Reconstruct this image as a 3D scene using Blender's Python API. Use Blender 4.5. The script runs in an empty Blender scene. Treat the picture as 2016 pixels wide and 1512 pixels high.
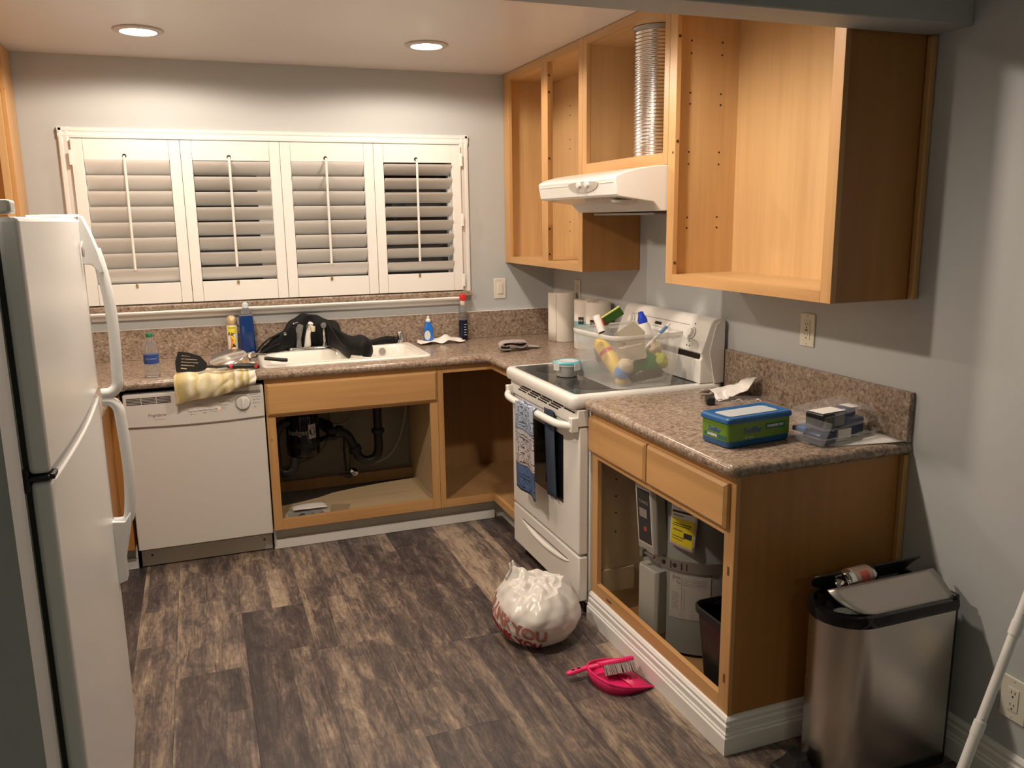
import bpy, bmesh, math, random
from mathutils import Vector, Matrix, noise
# ---------------------------------------------------------------- scene, camera, world, exposure
S = bpy.context.scene
COL = S.collection
rad = math.radians
S.view_settings.view_transform = 'Standard'
S.view_settings.look = 'None'
S.view_settings.gamma = 1.0
S.view_settings.exposure = 0.0
S.view_settings.use_curve_mapping = False

YAW, PITCH, ROLL, FPX = -20.4779, -11.2846, -0.782, 1641.389
ya, pi_, ro = rad(YAW), rad(PITCH), rad(ROLL)
fw = Vector((-math.sin(ya)*math.cos(pi_), math.cos(ya)*math.cos(pi_), math.sin(pi_)))
rt = Vector((math.cos(ya), math.sin(ya), 0)); upv = rt.cross(fw)
r2 = rt*math.cos(ro) + upv*math.sin(ro); u2 = -rt*math.sin(ro) + upv*math.cos(ro)
cam = bpy.data.cameras.new('camera'); camo = bpy.data.objects.new('camera', cam); COL.objects.link(camo)
cam.sensor_width = 36.0; cam.lens = FPX*36/2016; cam.clip_start = 0.02
M = Matrix((r2, u2, -fw)).transposed().to_4x4(); M.translation = Vector((-2.0178, -4.6631, 1.6084))
camo.matrix_world = M
S.camera = camo

W = bpy.data.worlds.new('night'); S.world = W; W.use_nodes = True
W.node_tree.nodes['Background'].inputs[0].default_value = (0.35, 0.5, 0.6, 1)
W.node_tree.nodes['Background'].inputs[1].default_value = 0.004

LAMP_W, LAMP_COL = (41.0, 41.0, 106.0, 61.0), (1.0, 0.83, 0.67)
CANS = [(-2.165, -0.64), (-0.935, -0.69), (-2.165, -2.2), (-0.935, -2.2)]
ROOM_W = 9.0
def lamp(name, kind, loc, power, col, size, parent=None, spot=None):
    L = bpy.data.lights.new(name, kind); L.energy = power; L.color = col
    if kind == 'AREA': L.shape = 'DISK'; L.size = size
    else: L.shadow_soft_size = size
    if spot: L.spot_size = rad(spot[0]); L.spot_blend = spot[1]
    o = bpy.data.objects.new(name, L); COL.objects.link(o)
    o.location = loc
    if parent: o.parent = parent
    return o
# added soft dim fill in the adjoining room behind the camera, no fixture seen
lamp('living_room_fill', 'AREA', (-1.6, -6.3, 2.40), ROOM_W, (0.93, 1.0, 0.74), 0.5)

# ---------------------------------------------------------------- materials
def nodes(m):
    m.use_nodes = True; nt = m.node_tree
    return nt, nt.nodes['Principled BSDF'], nt.nodes, nt.links
def mat(name, col, rough=.5, metal=0., trans=0., alpha=1., ior=1.45, emit=None, spec=None, bump=None, coat=0., aniso=0.):
    m = bpy.data.materials.new(name); nt, b, N, L = nodes(m)
    b.inputs['Base Color'].default_value = (*col, 1); b.inputs['Roughness'].default_value = rough
    b.inputs['Metallic'].default_value = metal; b.inputs['Transmission Weight'].default_value = trans
    b.inputs['Alpha'].default_value = alpha; b.inputs['IOR'].default_value = ior
    b.inputs['Coat Weight'].default_value = coat; b.inputs['Anisotropic'].default_value = aniso
    if spec is not None: b.inputs['Specular IOR Level'].default_value = spec
    if emit: b.inputs['Emission Color'].default_value = (*emit[0], 1); b.inputs['Emission Strength'].default_value = emit[1]
    if bump:
        tc = N.new('ShaderNodeTexCoord'); nz = N.new('ShaderNodeTexNoise'); nz.inputs['Scale'].default_value = bump[0]; nz.inputs['Detail'].default_value = 4
        bp = N.new('ShaderNodeBump'); bp.inputs['Strength'].default_value = bump[1]; bp.inputs['Distance'].default_value = bump[2]
        L.new(tc.outputs['Object'], nz.inputs['Vector']); L.new(nz.outputs[0], bp.inputs['Height']); L.new(bp.outputs[0], b.inputs['Normal'])
    return m
def ramp(N, stops, interp='LINEAR'):
    r = N.new('ShaderNodeValToRGB'); cr = r.color_ramp; cr.interpolation = interp
    while len(cr.elements) > 1: cr.elements.remove(cr.elements[-1])
    cr.elements[0].position = stops[0][0]; cr.elements[0].color = (*stops[0][1], 1)
    for p, c in stops[1:]:
        e = cr.elements.new(p); e.color = (*c, 1)
    return r
def mapping(N, L, scale, kind='Object'):
    tc = N.new('ShaderNodeTexCoord'); mp = N.new('ShaderNodeMapping'); mp.inputs['Scale'].default_value = scale
    L.new(tc.outputs[kind], mp.inputs['Vector']); return mp
def math_(N, L, op, a, b=None, c=None):
    n = N.new('ShaderNodeMath'); n.operation = op
    for i, x in enumerate((a, b, c)):
        if x is None: continue
        if isinstance(x, (int, float)): n.inputs[i].default_value = x
        else: L.new(x, n.inputs[i])
    return n.outputs[0]
def mix(N, L, fac, a, b, mode='MIX'):
    n = N.new('ShaderNodeMix'); n.data_type = 'RGBA'; n.blend_type = mode
    for idx, x in ((0, fac), (6, a), (7, b)):
        if isinstance(x, (int, float)): n.inputs[idx].default_value = x
        elif isinstance(x, tuple): n.inputs[idx].default_value = (*x, 1)
        else: L.new(x, n.inputs[idx])
    return n.outputs[2]
def wood(name, base, axis, rough=.38, var=.13):
    m = bpy.data.materials.new(name); nt, b, N, L = nodes(m)
    sc = [34, 34, 34]; sc['xyz'.index(axis)] = 1.6
    mp = mapping(N, L, sc); nz = N.new('ShaderNodeTexNoise'); nz.inputs['Scale'].default_value = 1.0; nz.inputs['Detail'].default_value = 5
    L.new(mp.outputs[0], nz.inputs['Vector'])
    sc2 = [5, 5, 5]; sc2['xyz'.index(axis)] = .9
    mp2 = mapping(N, L, sc2); nz2 = N.new('ShaderNodeTexNoise'); nz2.inputs['Scale'].default_value = 1.0; nz2.inputs['Detail'].default_value = 2
    L.new(mp2.outputs[0], nz2.inputs['Vector'])
    f = math_(N, L, 'ADD', math_(N, L, 'MULTIPLY', nz.outputs[0], .45), math_(N, L, 'MULTIPLY', nz2.outputs[0], .55))
    d = tuple(c*(1-1.3*var*(1+.35*i)) for i, c in enumerate(base)); u = tuple(min(1, c*(1+var)) for c in base)
    r = ramp(N, [(.33, d), (.5, base), (.68, u)]); L.new(f, r.inputs[0]); L.new(r.outputs[0], b.inputs['Base Color'])
    b.inputs['Roughness'].default_value = rough
    return m
MAPLE = (.57, .325, .130)
wz, wx, wy = (wood('maple_' + a, MAPLE, a) for a in 'zxy')
wi = wood('maple_interior', (.64, .42, .20), 'z', .42, .10)
wiy = wood('maple_interior_y', (.64, .43, .21), 'y', .42, .08)
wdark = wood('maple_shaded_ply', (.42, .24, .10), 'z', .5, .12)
wend = wood('maple_end_panel', (.40, .185, .05), 'z', .42, .10)  # maple darkened: the weak light on end panels is put into its colour
wply = wood('unfinished_ply', (.55, .42, .25), 'x', .6, .08)

def granite():
    m = bpy.data.materials.new('granite_laminate'); nt, b, N, L = nodes(m)
    mp = mapping(N, L, (1, 1, 1))
    v = N.new('ShaderNodeTexVoronoi'); v.inputs['Scale'].default_value = 125; L.new(mp.outputs[0], v.inputs['Vector'])
    n1 = N.new('ShaderNodeTexNoise'); n1.inputs['Scale'].default_value = 62; n1.inputs['Detail'].default_value = 6; L.new(mp.outputs[0], n1.inputs['Vector'])
    n2 = N.new('ShaderNodeTexNoise'); n2.inputs['Scale'].default_value = 26; n2.inputs['Detail'].default_value = 3; L.new(mp.outputs[0], n2.inputs['Vector'])
    sep = N.new('ShaderNodeSeparateColor'); L.new(v.outputs['Color'], sep.inputs[0])
    f = math_(N, L, 'ADD', math_(N, L, 'MULTIPLY', sep.outputs[0], .30), math_(N, L, 'ADD', math_(N, L, 'MULTIPLY', n1.outputs[0], .55), math_(N, L, 'MULTIPLY', n2.outputs[0], .34)))
    r = ramp(N, [(.24, (.075, .052, .040)), (.40, (.165, .118, .088)), (.55, (.265, .197, .148)), (.72, (.37, .285, .22)), (.88, (.50, .41, .33))])
    L.new(f, r.inputs[0]); L.new(r.outputs[0], b.inputs['Base Color']); b.inputs['Roughness'].default_value = .24
    return m
gran = granite()

def planks_mat():
    m = bpy.data.materials.new('vinyl_plank'); nt, b, N, L = nodes(m)
    oi = N.new('ShaderNodeObjectInfo'); tc = N.new('ShaderNodeTexCoord')
    off = N.new('ShaderNodeVectorMath'); off.operation = 'SCALE'; off.inputs[0].default_value = (37, 91, 13); L.new(oi.outputs['Random'], off.inputs[3])
    add = N.new('ShaderNodeVectorMath'); add.operation = 'ADD'; L.new(tc.outputs['Object'], add.inputs[0]); L.new(off.outputs[0], add.inputs[1])
    def nz(scale, detail, rough=.55, dist=0.):
        mp = N.new('ShaderNodeMapping'); mp.inputs['Scale'].default_value = scale; L.new(add.outputs[0], mp.inputs['Vector'])
        n = N.new('ShaderNodeTexNoise'); n.inputs['Scale'].default_value = 1; n.inputs['Detail'].default_value = detail; n.inputs['Roughness'].default_value = rough; n.inputs['Distortion'].default_value = dist
        L.new(mp.outputs[0], n.inputs['Vector']); return n.outputs[0]
    streak = nz((12, .6, 1), 3, .55, .4); fine = nz((150, 11, 1), 5, .7); blot = nz((20, 5.5, 1), 6, .68, .8)
    crack = nz((46, 2.2, 1), 4, .6, .8); speck = nz((80, 34, 1), 3)
    tone = N.new('ShaderNodeSeparateColor'); L.new(oi.outputs['Color'], tone.inputs[0])
    f = math_(N, L, 'ADD', math_(N, L, 'MULTIPLY', math_(N, L, 'SUBTRACT', streak, .5), 1.15), math_(N, L, 'MULTIPLY', math_(N, L, 'SUBTRACT', blot, .5), 1.45))
    f = math_(N, L, 'ADD', f, math_(N, L, 'MULTIPLY', math_(N, L, 'SUBTRACT', fine, .5), .85))
    f = math_(N, L, 'ADD', f, math_(N, L, 'MULTIPLY', math_(N, L, 'SUBTRACT', speck, .5), .35))
    sx = N.new('ShaderNodeSeparateXYZ'); L.new(add.outputs[0], sx.inputs[0])
    wobble = math_(N, L, 'MULTIPLY', nz((9, 3, 1), 2), .45)
    col = math_(N, L, 'FLOOR', math_(N, L, 'ADD', math_(N, L, 'MULTIPLY', sx.outputs[0], 13.), wobble))
    cl_ = N.new('ShaderNodeTexWhiteNoise'); cl_.noise_dimensions = '1D'; L.new(col, cl_.inputs['W'])
    row = math_(N, L, 'FLOOR', math_(N, L, 'ADD', math_(N, L, 'MULTIPLY', sx.outputs[1], 1.5), math_(N, L, 'MULTIPLY', cl_.outputs[0], 7.)))
    cb = N.new('ShaderNodeCombineXYZ'); L.new(col, cb.inputs[0]); L.new(row, cb.inputs[1])
    wn = N.new('ShaderNodeTexWhiteNoise'); wn.noise_dimensions = '2D'; L.new(cb.outputs[0], wn.inputs['Vector'])
    f = math_(N, L, 'ADD', f, math_(N, L, 'MULTIPLY', math_(N, L, 'SUBTRACT', wn.outputs[0], .5), .27))     # printed strips within a plank
    f = math_(N, L, 'ADD', f, tone.outputs[0])
    r = ramp(N, [(.05, (.040, .032, .031)), (.30, (.078, .061, .058)), (.46, (.120, .093, .082)), (.66, (.215, .165, .127)), (.95, (.38, .30, .22))])
    L.new(f, r.inputs[0])
    ck = ramp(N, [(.30, (0.25, .22, .2)), (.36, (1, 1, 1))]); L.new(crack, ck.inputs[0])
    L.new(mix(N, L, .75, r.outputs[0], ck.outputs[0], 'MULTIPLY'), b.inputs['Base Color'])
    rr = ramp(N, [(.3, (.5, .5, .5)), (.7, (.34, .34, .34))]); L.new(blot, rr.inputs[0]); L.new(rr.outputs[0], b.inputs['Roughness'])
    bp = N.new('ShaderNodeBump'); bp.inputs['Strength'].default_value = .25; bp.inputs['Distance'].default_value = .002; L.new(fine, bp.inputs['Height']); L.new(bp.outputs[0], b.inputs['Normal'])
    return m
plank = planks_mat()

paint = mat('wall_paint', (.49, .51, .515), .6, bump=(220, .12, .002))
ceilp = mat('ceiling_paint', (.74, .70, .68), .32, bump=(60, .05, .002))
trimw = mat('white_trim_paint', (.80, .79, .77), .35)
shut = mat('shutter_white', (.82, .81, .78), .38)
grey_kick = mat('grey_kick_vinyl', (.60, .58, .52), .5)
enamel = mat('white_enamel', (.74, .745, .74), .26, bump=(300, .05, .0008))
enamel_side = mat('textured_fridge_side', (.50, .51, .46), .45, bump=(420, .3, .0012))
dwmat = mat('dishwasher_white', (.68, .66, .63), .35)
rangew = mat('range_white', (.80, .79, .76), .22)
almond = mat('plate_ivory', (.74, .70, .60), .4)
black = mat('black_plastic', (.012, .012, .013), .38)
blackg = mat('black_gloss', (.006, .006, .007), .08)
rubber = mat('black_rubber', (.03, .03, .027), .7)
glassb = mat('black_ceramic_glass', (.030, .033, .036), .10, coat=.3)
ringm = mat('burner_ring_print', (.012, .012, .013), .16)
chrome = mat('chrome', (.82, .82, .82), .10, 1.)
steel = mat('brushed_steel', (.62, .58, .53), .28, 1., aniso=.6)
pansteel = mat('polished_pan_steel', (.72, .70, .67), .20, 1.)
steel_lid = mat('dull_steel_lid', (.50, .47, .43), .42, 1.)
alu = mat('aluminium_duct', (.80, .78, .76), .22, 1.)
porcelain = mat('sink_enamel', (.84, .82, .76), .15)
brass = mat('dull_brass', (.65, .48, .22), .35, 1.)
screwm = mat('dark_screw', (.10, .06, .03), .5, .4)
hole = mat('dark_hole', (.02, .012, .008), .9)
glow = mat('lamp_glow', (1, 1, 1), .5, emit=((1, .9, .78), 26.))
trimring = mat('lamp_trim', (.55, .50, .46), .45)
acry = mat('clear_acrylic', (.9, .9, .9), .08, trans=.85, ior=1.3)
clearp = mat('clear_pet', (.86, .90, .95), .06, trans=.93, ior=1.12)
def seethru(name, col, opaq, rough=.3, crinkle=None):
    m = bpy.data.materials.new(name); nt, b, N, L = nodes(m)
    if crinkle:
        tc = N.new('ShaderNodeTexCoord'); nz = N.new('ShaderNodeTexVoronoi'); nz.inputs['Scale'].default_value = crinkle[0]; nz.feature = 'SMOOTH_F1'
        bp = N.new('ShaderNodeBump'); bp.inputs['Strength'].default_value = crinkle[1]; bp.inputs['Distance'].default_value = .01
        L.new(tc.outputs['Object'], nz.inputs['Vector']); L.new(nz.outputs[0], bp.inputs['Height']); L.new(bp.outputs[0], b.inputs['Normal'])
    b.inputs['Base Color'].default_value = (*col, 1); b.inputs['Roughness'].default_value = rough
    tr = N.new('ShaderNodeBsdfTransparent'); mx = N.new('ShaderNodeMixShader'); mx.inputs[0].default_value = opaq
    L.new(tr.outputs[0], mx.inputs[1]); L.new(b.outputs[0], mx.inputs[2])
    L.new(mx.outputs[0], N['Material Output'].inputs['Surface']); return m
binp = seethru('frosted_bin_plastic', (.74, .73, .70), .37, .35)
rimp = seethru('frosted_rim_plastic', (.80, .78, .74), .62, .3)
clam = seethru('clear_clamshell', (.8, .8, .85), .065, .06)
bagp = seethru('thin_white_bag_film', (.80, .77, .73), .84, .26, (26, .5))
paneg = mat('night_window_glass', (.02, .022, .025), .03, spec=.6)
blue_liq = mat('blue_liquid', (.010, .040, .17), .15)
navy_liq = mat('navy_liquid', (.004, .009, .035), .12)
dawn = mat('bright_blue_soap', (.02, .16, .62), .12, coat=.4)
white = mat('white_plastic', (.80, .79, .77), .35)
paper = mat('paper_white', (.78, .76, .73), .8)
papert = mat('paper_towel', (.78, .73, .66), .9, bump=(130, .5, .003))
teal = mat('teal_print', (.20, .42, .44), .5)
palebl = mat('pale_blue_print', (.62, .72, .74), .5)
red = mat('red_plastic', (.62, .03, .03), .35)
redink = mat('red_ink', (.60, .055, .05), .6)
redfade = mat('faded_red_ink', (.68, .33, .28), .6)
green = mat('green_cap', (.01, .16, .07), .4)
lime = mat('yellow_green', (.42, .46, .10), .6)
yellow = mat('yellow_plastic', (.78, .55, .06), .4)
yellowp = mat('yellow_print', (.82, .72, .04), .55)
orange = mat('orange_print', (.75, .22, .05), .5)
gold = mat('gold_cap', (.62, .45, .26), .35, .3)
pink = mat('pink_plastic', (.80, .025, .16), .35)
bluebin = mat('blue_tub_plastic', (.022, .12, .33), .35)
wgreen = mat('green_tub_label', (.13, .25, .03), .4)
navy = mat('navy_plastic', (.014, .035, .10), .3)
greytank = mat('grey_heater_paint', (.27, .28, .26), .4)
greycap = mat('light_grey_plastic', (.40, .40, .36), .42)
ink = mat('dark_ink', (.03, .03, .035), .6)
inkp = mat('purple_ink', (.18, .08, .14), .5)
inkgrey = mat('grey_ink', (.28, .25, .23), .6)
cork = mat('pale_turned_wood', (.55, .38, .16), .55)
greyrag = mat('grey_terry', (.42, .37, .35), .95, bump=(400, .8, .003))
blackcloth = mat('black_nylon', (.006, .006, .007), .6, spec=.25, bump=(30, .5, .006))
beige = mat('beige_cloth', (.62, .50, .36), .9)
cardb = mat('grey_cardboard', (.45, .41, .33), .8)
dkgreen = mat('dark_green_print', (.03, .085, .012), .4)
drywall = mat('bare_drywall', (.46, .43, .37), .85)
bristle = mat('grey_bristle', (.45, .40, .38), .6)
ledred = mat('lit_indicator', (.9, .3, .1), .5, emit=((1, .35, .12), 3.))

def stripes_mat():
    m = bpy.data.materials.new('yellow_striped_terry'); nt, b, N, L = nodes(m)
    uv = N.new('ShaderNodeUVMap'); sp = N.new('ShaderNodeSeparateXYZ'); L.new(uv.outputs[0], sp.inputs[0])
    r = ramp(N, [(0, (.70, .62, .42)), (.05, (.56, .43, .16)), (.14, (.58, .51, .30)), (.20, (.80, .74, .56)), (.27, (.60, .49, .20)), (.31, (.78, .72, .52)), (.44, (.60, .53, .32)), (.50, (.80, .73, .52)), (.60, (.56, .46, .22)),
              (.66, (.78, .70, .46)), (.73, (.46, .37, .16)), (.755, (.82, .78, .66)), (.83, (.50, .38, .10)), (.855, (.80, .74, .56)), (.90, (.50, .38, .10)), (.92, (.82, .78, .66)), (1, (.80, .76, .62))])
    nz = N.new('ShaderNodeTexNoise'); nz.inputs['Scale'].default_value = 9; L.new(uv.outputs[0], nz.inputs['Vector'])
    L.new(math_(N, L, 'ADD', sp.outputs[0], math_(N, L, 'MULTIPLY', math_(N, L, 'SUBTRACT', nz.outputs[0], .5), .05)), r.inputs[0]); L.new(r.outputs[0], b.inputs['Base Color'])
    b.inputs['Roughness'].default_value = .95
    n2 = N.new('ShaderNodeTexNoise'); n2.inputs['Scale'].default_value = 260; L.new(uv.outputs[0], n2.inputs['Vector'])
    bp = N.new('ShaderNodeBump'); bp.inputs['Strength'].default_value = .5; bp.inputs['Distance'].default_value = .003; L.new(n2.outputs[0], bp.inputs['Height']); L.new(bp.outputs[0], b.inputs['Normal'])
    return m
stripe = stripes_mat()
def damask_mat():
    m = bpy.data.materials.new('damask_terry'); nt, b, N, L = nodes(m)
    uv = N.new('ShaderNodeUVMap'); sp = N.new('ShaderNodeSeparateXYZ'); L.new(uv.outputs[0], sp.inputs[0])
    ax = math_(N, L, 'ABSOLUTE', math_(N, L, 'SUBTRACT', sp.outputs[0], .5)); v = sp.outputs[1]
    vm = math_(N, L, 'PINGPONG', math_(N, L, 'SUBTRACT', v, .435), .21)       # mirrored about the middle of the middle panel
    cb = N.new('ShaderNodeCombineXYZ'); L.new(math_(N, L, 'MULTIPLY', ax, 4.4), cb.inputs[0]); L.new(math_(N, L, 'MULTIPLY', vm, 11.), cb.inputs[1]); cb.inputs[2].default_value = 4.3
    nz = N.new('ShaderNodeTexNoise'); nz.inputs['Scale'].default_value = 1.; nz.inputs['Detail'].default_value = 0.; nz.inputs['Distortion'].default_value = .6; L.new(cb.outputs[0], nz.inputs['Vector'])
    w = math_(N, L, 'PINGPONG', math_(N, L, 'MULTIPLY', nz.outputs[0], 5.0), .5)
    pat = ramp(N, [(.30, (0, 0, 0)), (.34, (1, 1, 1))]); L.new(w, pat.inputs[0])
    base = ramp(N, [(0, (.025, .04, .085)), (.045, (.07, .125, .27)), (.265, (.07, .125, .27)), (.275, (.10, .09, .10)), (.295, (.50, .45, .45)), (.64, (.46, .47, .52)), (.655, (.13, .13, .17)), (.675, (.34, .42, .56)), (1, (.42, .48, .60))], 'LINEAR'); L.new(v, base.inputs[0])
    dark = ramp(N, [(0, (.02, .03, .06)), (.265, (.025, .045, .11)), (.29, (.10, .075, .08)), (.64, (.10, .075, .085)), (.68, (.06, .08, .16)), (1, (.08, .10, .18))]); L.new(v, dark.inputs[0])
    L.new(mix(N, L, pat.outputs[0], base.outputs[0], dark.outputs[0]), b.inputs['Base Color']); b.inputs['Roughness'].default_value = .95
    return m
damask = damask_mat()

# ---------------------------------------------------------------- geometry helpers
ORG = {}
class MB:
    def __init__(s): s.v = []; s.f = []; s.m = []; s.uv = None
    def add(s, vs, fs, mi=0):
        o = len(s.v); s.v += [Vector(v) for v in vs]; s.f += [tuple(i+o for i in f) for f in fs]; s.m += [mi]*len(fs); return s
    def box(s, x0, x1, y0, y1, z0, z1, mi=0):
        return s.add([(x, y, z) for x in (x0, x1) for y in (y0, y1) for z in (z0, z1)], [(0,1,3,2),(4,6,7,5),(0,4,5,1),(2,3,7,6),(0,2,6,4),(1,5,7,3)], mi)
    def obox(s, mtx, sx, sy, sz, mi=0):     # box centred on a matrix
        return s.add([mtx @ Vector((x*sx/2, y*sy/2, z*sz/2)) for x in (-1,1) for y in (-1,1) for z in (-1,1)], [(0,1,3,2),(4,6,7,5),(0,4,5,1),(2,3,7,6),(0,2,6,4),(1,5,7,3)], mi)
    def prism(s, pts, axis, a0, a1, mi=0):
        n = len(pts)
        def P(p, a): return {'x': (a, p[0], p[1]), 'y': (p[0], a, p[1]), 'z': (p[0], p[1], a)}[axis]
        vs = [P(p, a0) for p in pts] + [P(p, a1) for p in pts]
        return s.add(vs, [tuple(range(n)), tuple(range(2*n-1, n-1, -1))] + [(i, (i+1) % n, n+(i+1) % n, n+i) for i in range(n)], mi)
    def lathe(s, prof, c=(0,0,0), seg=20, mtx=None, mi=0, cap=True, a0=0, a1=2*math.pi, sx=1., sy=1.):
        full = abs(a1-a0-2*math.pi) < 1e-6; n = seg if full else seg+1; vs = []
        for r, z in prof:
            for i in range(n):
                a = a0+(a1-a0)*i/seg; p = Vector((r*math.cos(a)*sx, r*math.sin(a)*sy, z))
                vs.append((mtx @ p) if mtx else p+Vector(c))
        fs = []
        for j in range(len(prof)-1):
            for i in range(seg):
                k = (i+1) % n; fs.append((j*n+i, j*n+k, (j+1)*n+k, (j+1)*n+i))
        if full and cap:
            if prof[0][0] > 1e-6: fs.append(tuple(range(n-1, -1, -1)))
            if prof[-1][0] > 1e-6: fs.append(tuple(range((len(prof)-1)*n, len(prof)*n)))
        return s.add(vs, fs, mi)
    def tube(s, pts, r, seg=10, mi=0, flat=1.):
        pts = [Vector(p) for p in pts]; n = len(pts); rs = r if isinstance(r, (list, tuple)) else [r]*n; vs = []
        t0 = (pts[1]-pts[0]).normalized(); up = Vector((0,0,1)) if abs(t0.z) < .9 else Vector((1,0,0)); nx = up.cross(t0).normalized()
        for i, p in enumerate(pts):
            t = (pts[min(i+1, n-1)]-pts[max(i-1, 0)]).normalized(); nx = (nx-t*nx.dot(t)).normalized(); b = t.cross(nx)
            for k in range(seg):
                a = 2*math.pi*k/seg; vs.append(p+nx*math.cos(a)*rs[i]+b*math.sin(a)*rs[i]*flat)
        fs = [(i*seg+k, i*seg+(k+1) % seg, (i+1)*seg+(k+1) % seg, (i+1)*seg+k) for i in range(n-1) for k in range(seg)]
        fs += [tuple(range(seg-1, -1, -1)), tuple(range((n-1)*seg, n*seg))]
        return s.add(vs, fs, mi)
    def loft(s, rings, cap=(True, True), closed=True, mi=0):
        n = len(rings[0]); vs = [p for r in rings for p in r]; m = n if closed else n-1
        fs = [(j*n+i, j*n+(i+1) % n, (j+1)*n+(i+1) % n, (j+1)*n+i) for j in range(len(rings)-1) for i in range(m)]
        if cap[0]: fs.append(tuple(range(n-1, -1, -1)))
        if cap[1]: fs.append(tuple(range((len(rings)-1)*n, len(rings)*n)))
        return s.add(vs, fs, mi)
    def grid(s, fn, nu, nv, mi=0):
        o = len(s.f); base = len(s.v)
        s.add([fn(i/nu, j/nv) for j in range(nv+1) for i in range(nu+1)], [(j*(nu+1)+i, j*(nu+1)+i+1, (j+1)*(nu+1)+i+1, (j+1)*(nu+1)+i) for j in range(nv) for i in range(nu)], mi)
        s.uv = [(i/nu, j/nv) for j in range(nv+1) for i in range(nu+1)]
        return s
def rrect(x0, x1, y0, y1, r, z, n=5):
    out = []
    for cx, cy, a in ((x1-r, y1-r, 0), (x0+r, y1-r, 90), (x0+r, y0+r, 180), (x1-r, y0+r, 270)):
        for i in range(n+1):
            t = rad(a+90*i/n); out.append((cx+r*math.cos(t), cy+r*math.sin(t), z))
    return out
def bez(pts, n=8):      # Catmull-Rom through the points
    P = [Vector(p) for p in pts]; P = [P[0]*2-P[1]] + P + [P[-1]*2-P[-2]]; out = []
    for i in range(1, len(P)-2):
        for k in range(n):
            t = k/n; a, b, c, d = P[i-1:i+3]
            out.append(.5*((2*b)+(c-a)*t+(2*a-5*b+4*c-d)*t*t+(3*b-a-3*c+d)*t**3))
    return out + [P[-2]]
def fbm(p, k=1.): return noise.noise(Vector(p)*k)
def build(name, mb, mats, parent=None, bevel=0., smooth=True, solid=0., sub=0, ang=38, seg=2):
    off = ORG.get(parent, Vector((0,0,0))) if parent else Vector((0,0,0))
    me = bpy.data.meshes.new(name); me.from_pydata([v-off for v in mb.v], [], mb.f)
    mats = mats if isinstance(mats, (list, tuple)) else [mats]
    for m in mats: me.materials.append(m)
    me.polygons.foreach_set('material_index', mb.m)
    if mb.uv:
        ul = me.uv_layers.new(name='UVMap')
        for l in me.loops: ul.data[l.index].uv = mb.uv[l.vertex_index] if l.vertex_index < len(mb.uv) else (0, 0)
    bm = bmesh.new(); bm.from_mesh(me); bmesh.ops.recalc_face_normals(bm, faces=bm.faces); bm.to_mesh(me); bm.free()
    if smooth:
        me.polygons.foreach_set('use_smooth', [True]*len(me.polygons)); me.set_sharp_from_angle(angle=rad(ang))
    o = bpy.data.objects.new(name, me); COL.objects.link(o)
    if parent: o.parent = parent; ORG[o] = off
    if solid: md = o.modifiers.new('thickness', 'SOLIDIFY'); md.thickness = solid; md.offset = 0
    if sub: md = o.modifiers.new('subd', 'SUBSURF'); md.levels = sub; md.render_levels = sub
    if bevel: md = o.modifiers.new('bevel', 'BEVEL'); md.width = bevel; md.segments = seg; md.limit_method = 'ANGLE'; md.angle_limit = rad(40)
    return o
def tag(o, label, cat, group=None):
    o['label'] = label; o['category'] = cat
    if group: o['group'] = group
    return o
def thing(name, label, cat, loc=(0,0,0), group=None, rot=None, world=True):
    o = bpy.data.objects.new(name, None); COL.objects.link(o); o.empty_display_size = .05
    o.location = loc; ORG[o] = Vector(loc) if world else Vector((0,0,0))
    if rot: o.rotation_euler = rot
    return tag(o, label, cat, group)
def struct(o, label=None):
    o['kind'] = 'structure'
    if label: o['label'] = label
    return o
def B(*a, mi=0): return MB().box(*a, mi=mi)
def dup(o, parent=None, world=None):
    c = o.copy(); COL.objects.link(c)
    if parent: c.parent = parent
    for ch in list(o.children): dup(ch, c)
    return c
def text_mb(txt, size, mtx, depth=.0006, warp=None, bold=0., align='CENTER', shear=0.):
    cu = bpy.data.curves.new('lettering', 'FONT'); cu.body = txt; cu.size = size; cu.extrude = depth/2; cu.align_x = align; cu.align_y = 'CENTER'; cu.offset = bold; cu.resolution_u = 3; cu.shear = shear
    o = bpy.data.objects.new('lettering', cu); COL.objects.link(o)
    dg = bpy.context.evaluated_depsgraph_get(); me = bpy.data.meshes.new_from_object(o.evaluated_get(dg))
    mb = MB(); vs = [v.co.copy() for v in me.vertices]
    vs = [warp(v) for v in vs] if warp else [mtx @ v for v in vs]
    mb.add(vs, [tuple(p.vertices) for p in me.polygons])
    bpy.data.objects.remove(o); bpy.data.curves.remove(cu); bpy.data.meshes.remove(me)
    return mb
def frame_mtx(o, xa, ya_):      # local x, local y, z = x cross y
    x = Vector(xa).normalized(); y = Vector(ya_); y = (y-x*y.dot(x)).normalized(); z = x.cross(y)
    m = Matrix((x, y, z)).transposed().to_4x4(); m.translation = Vector(o); return m
FRONT_Y = lambda x, y, z: frame_mtx((x, y, z), (1,0,0), (0,0,1))     # reads from -y
FRONT_X = lambda x, y, z: frame_mtx((x, y, z), (0,-1,0), (0,0,1))    # reads from -x

ZC, BS = .914, 1.07          # counter and backsplash tops
YR0, YR1 = -1.055, -1.808    # range bay
ZCEIL = 2.40
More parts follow.
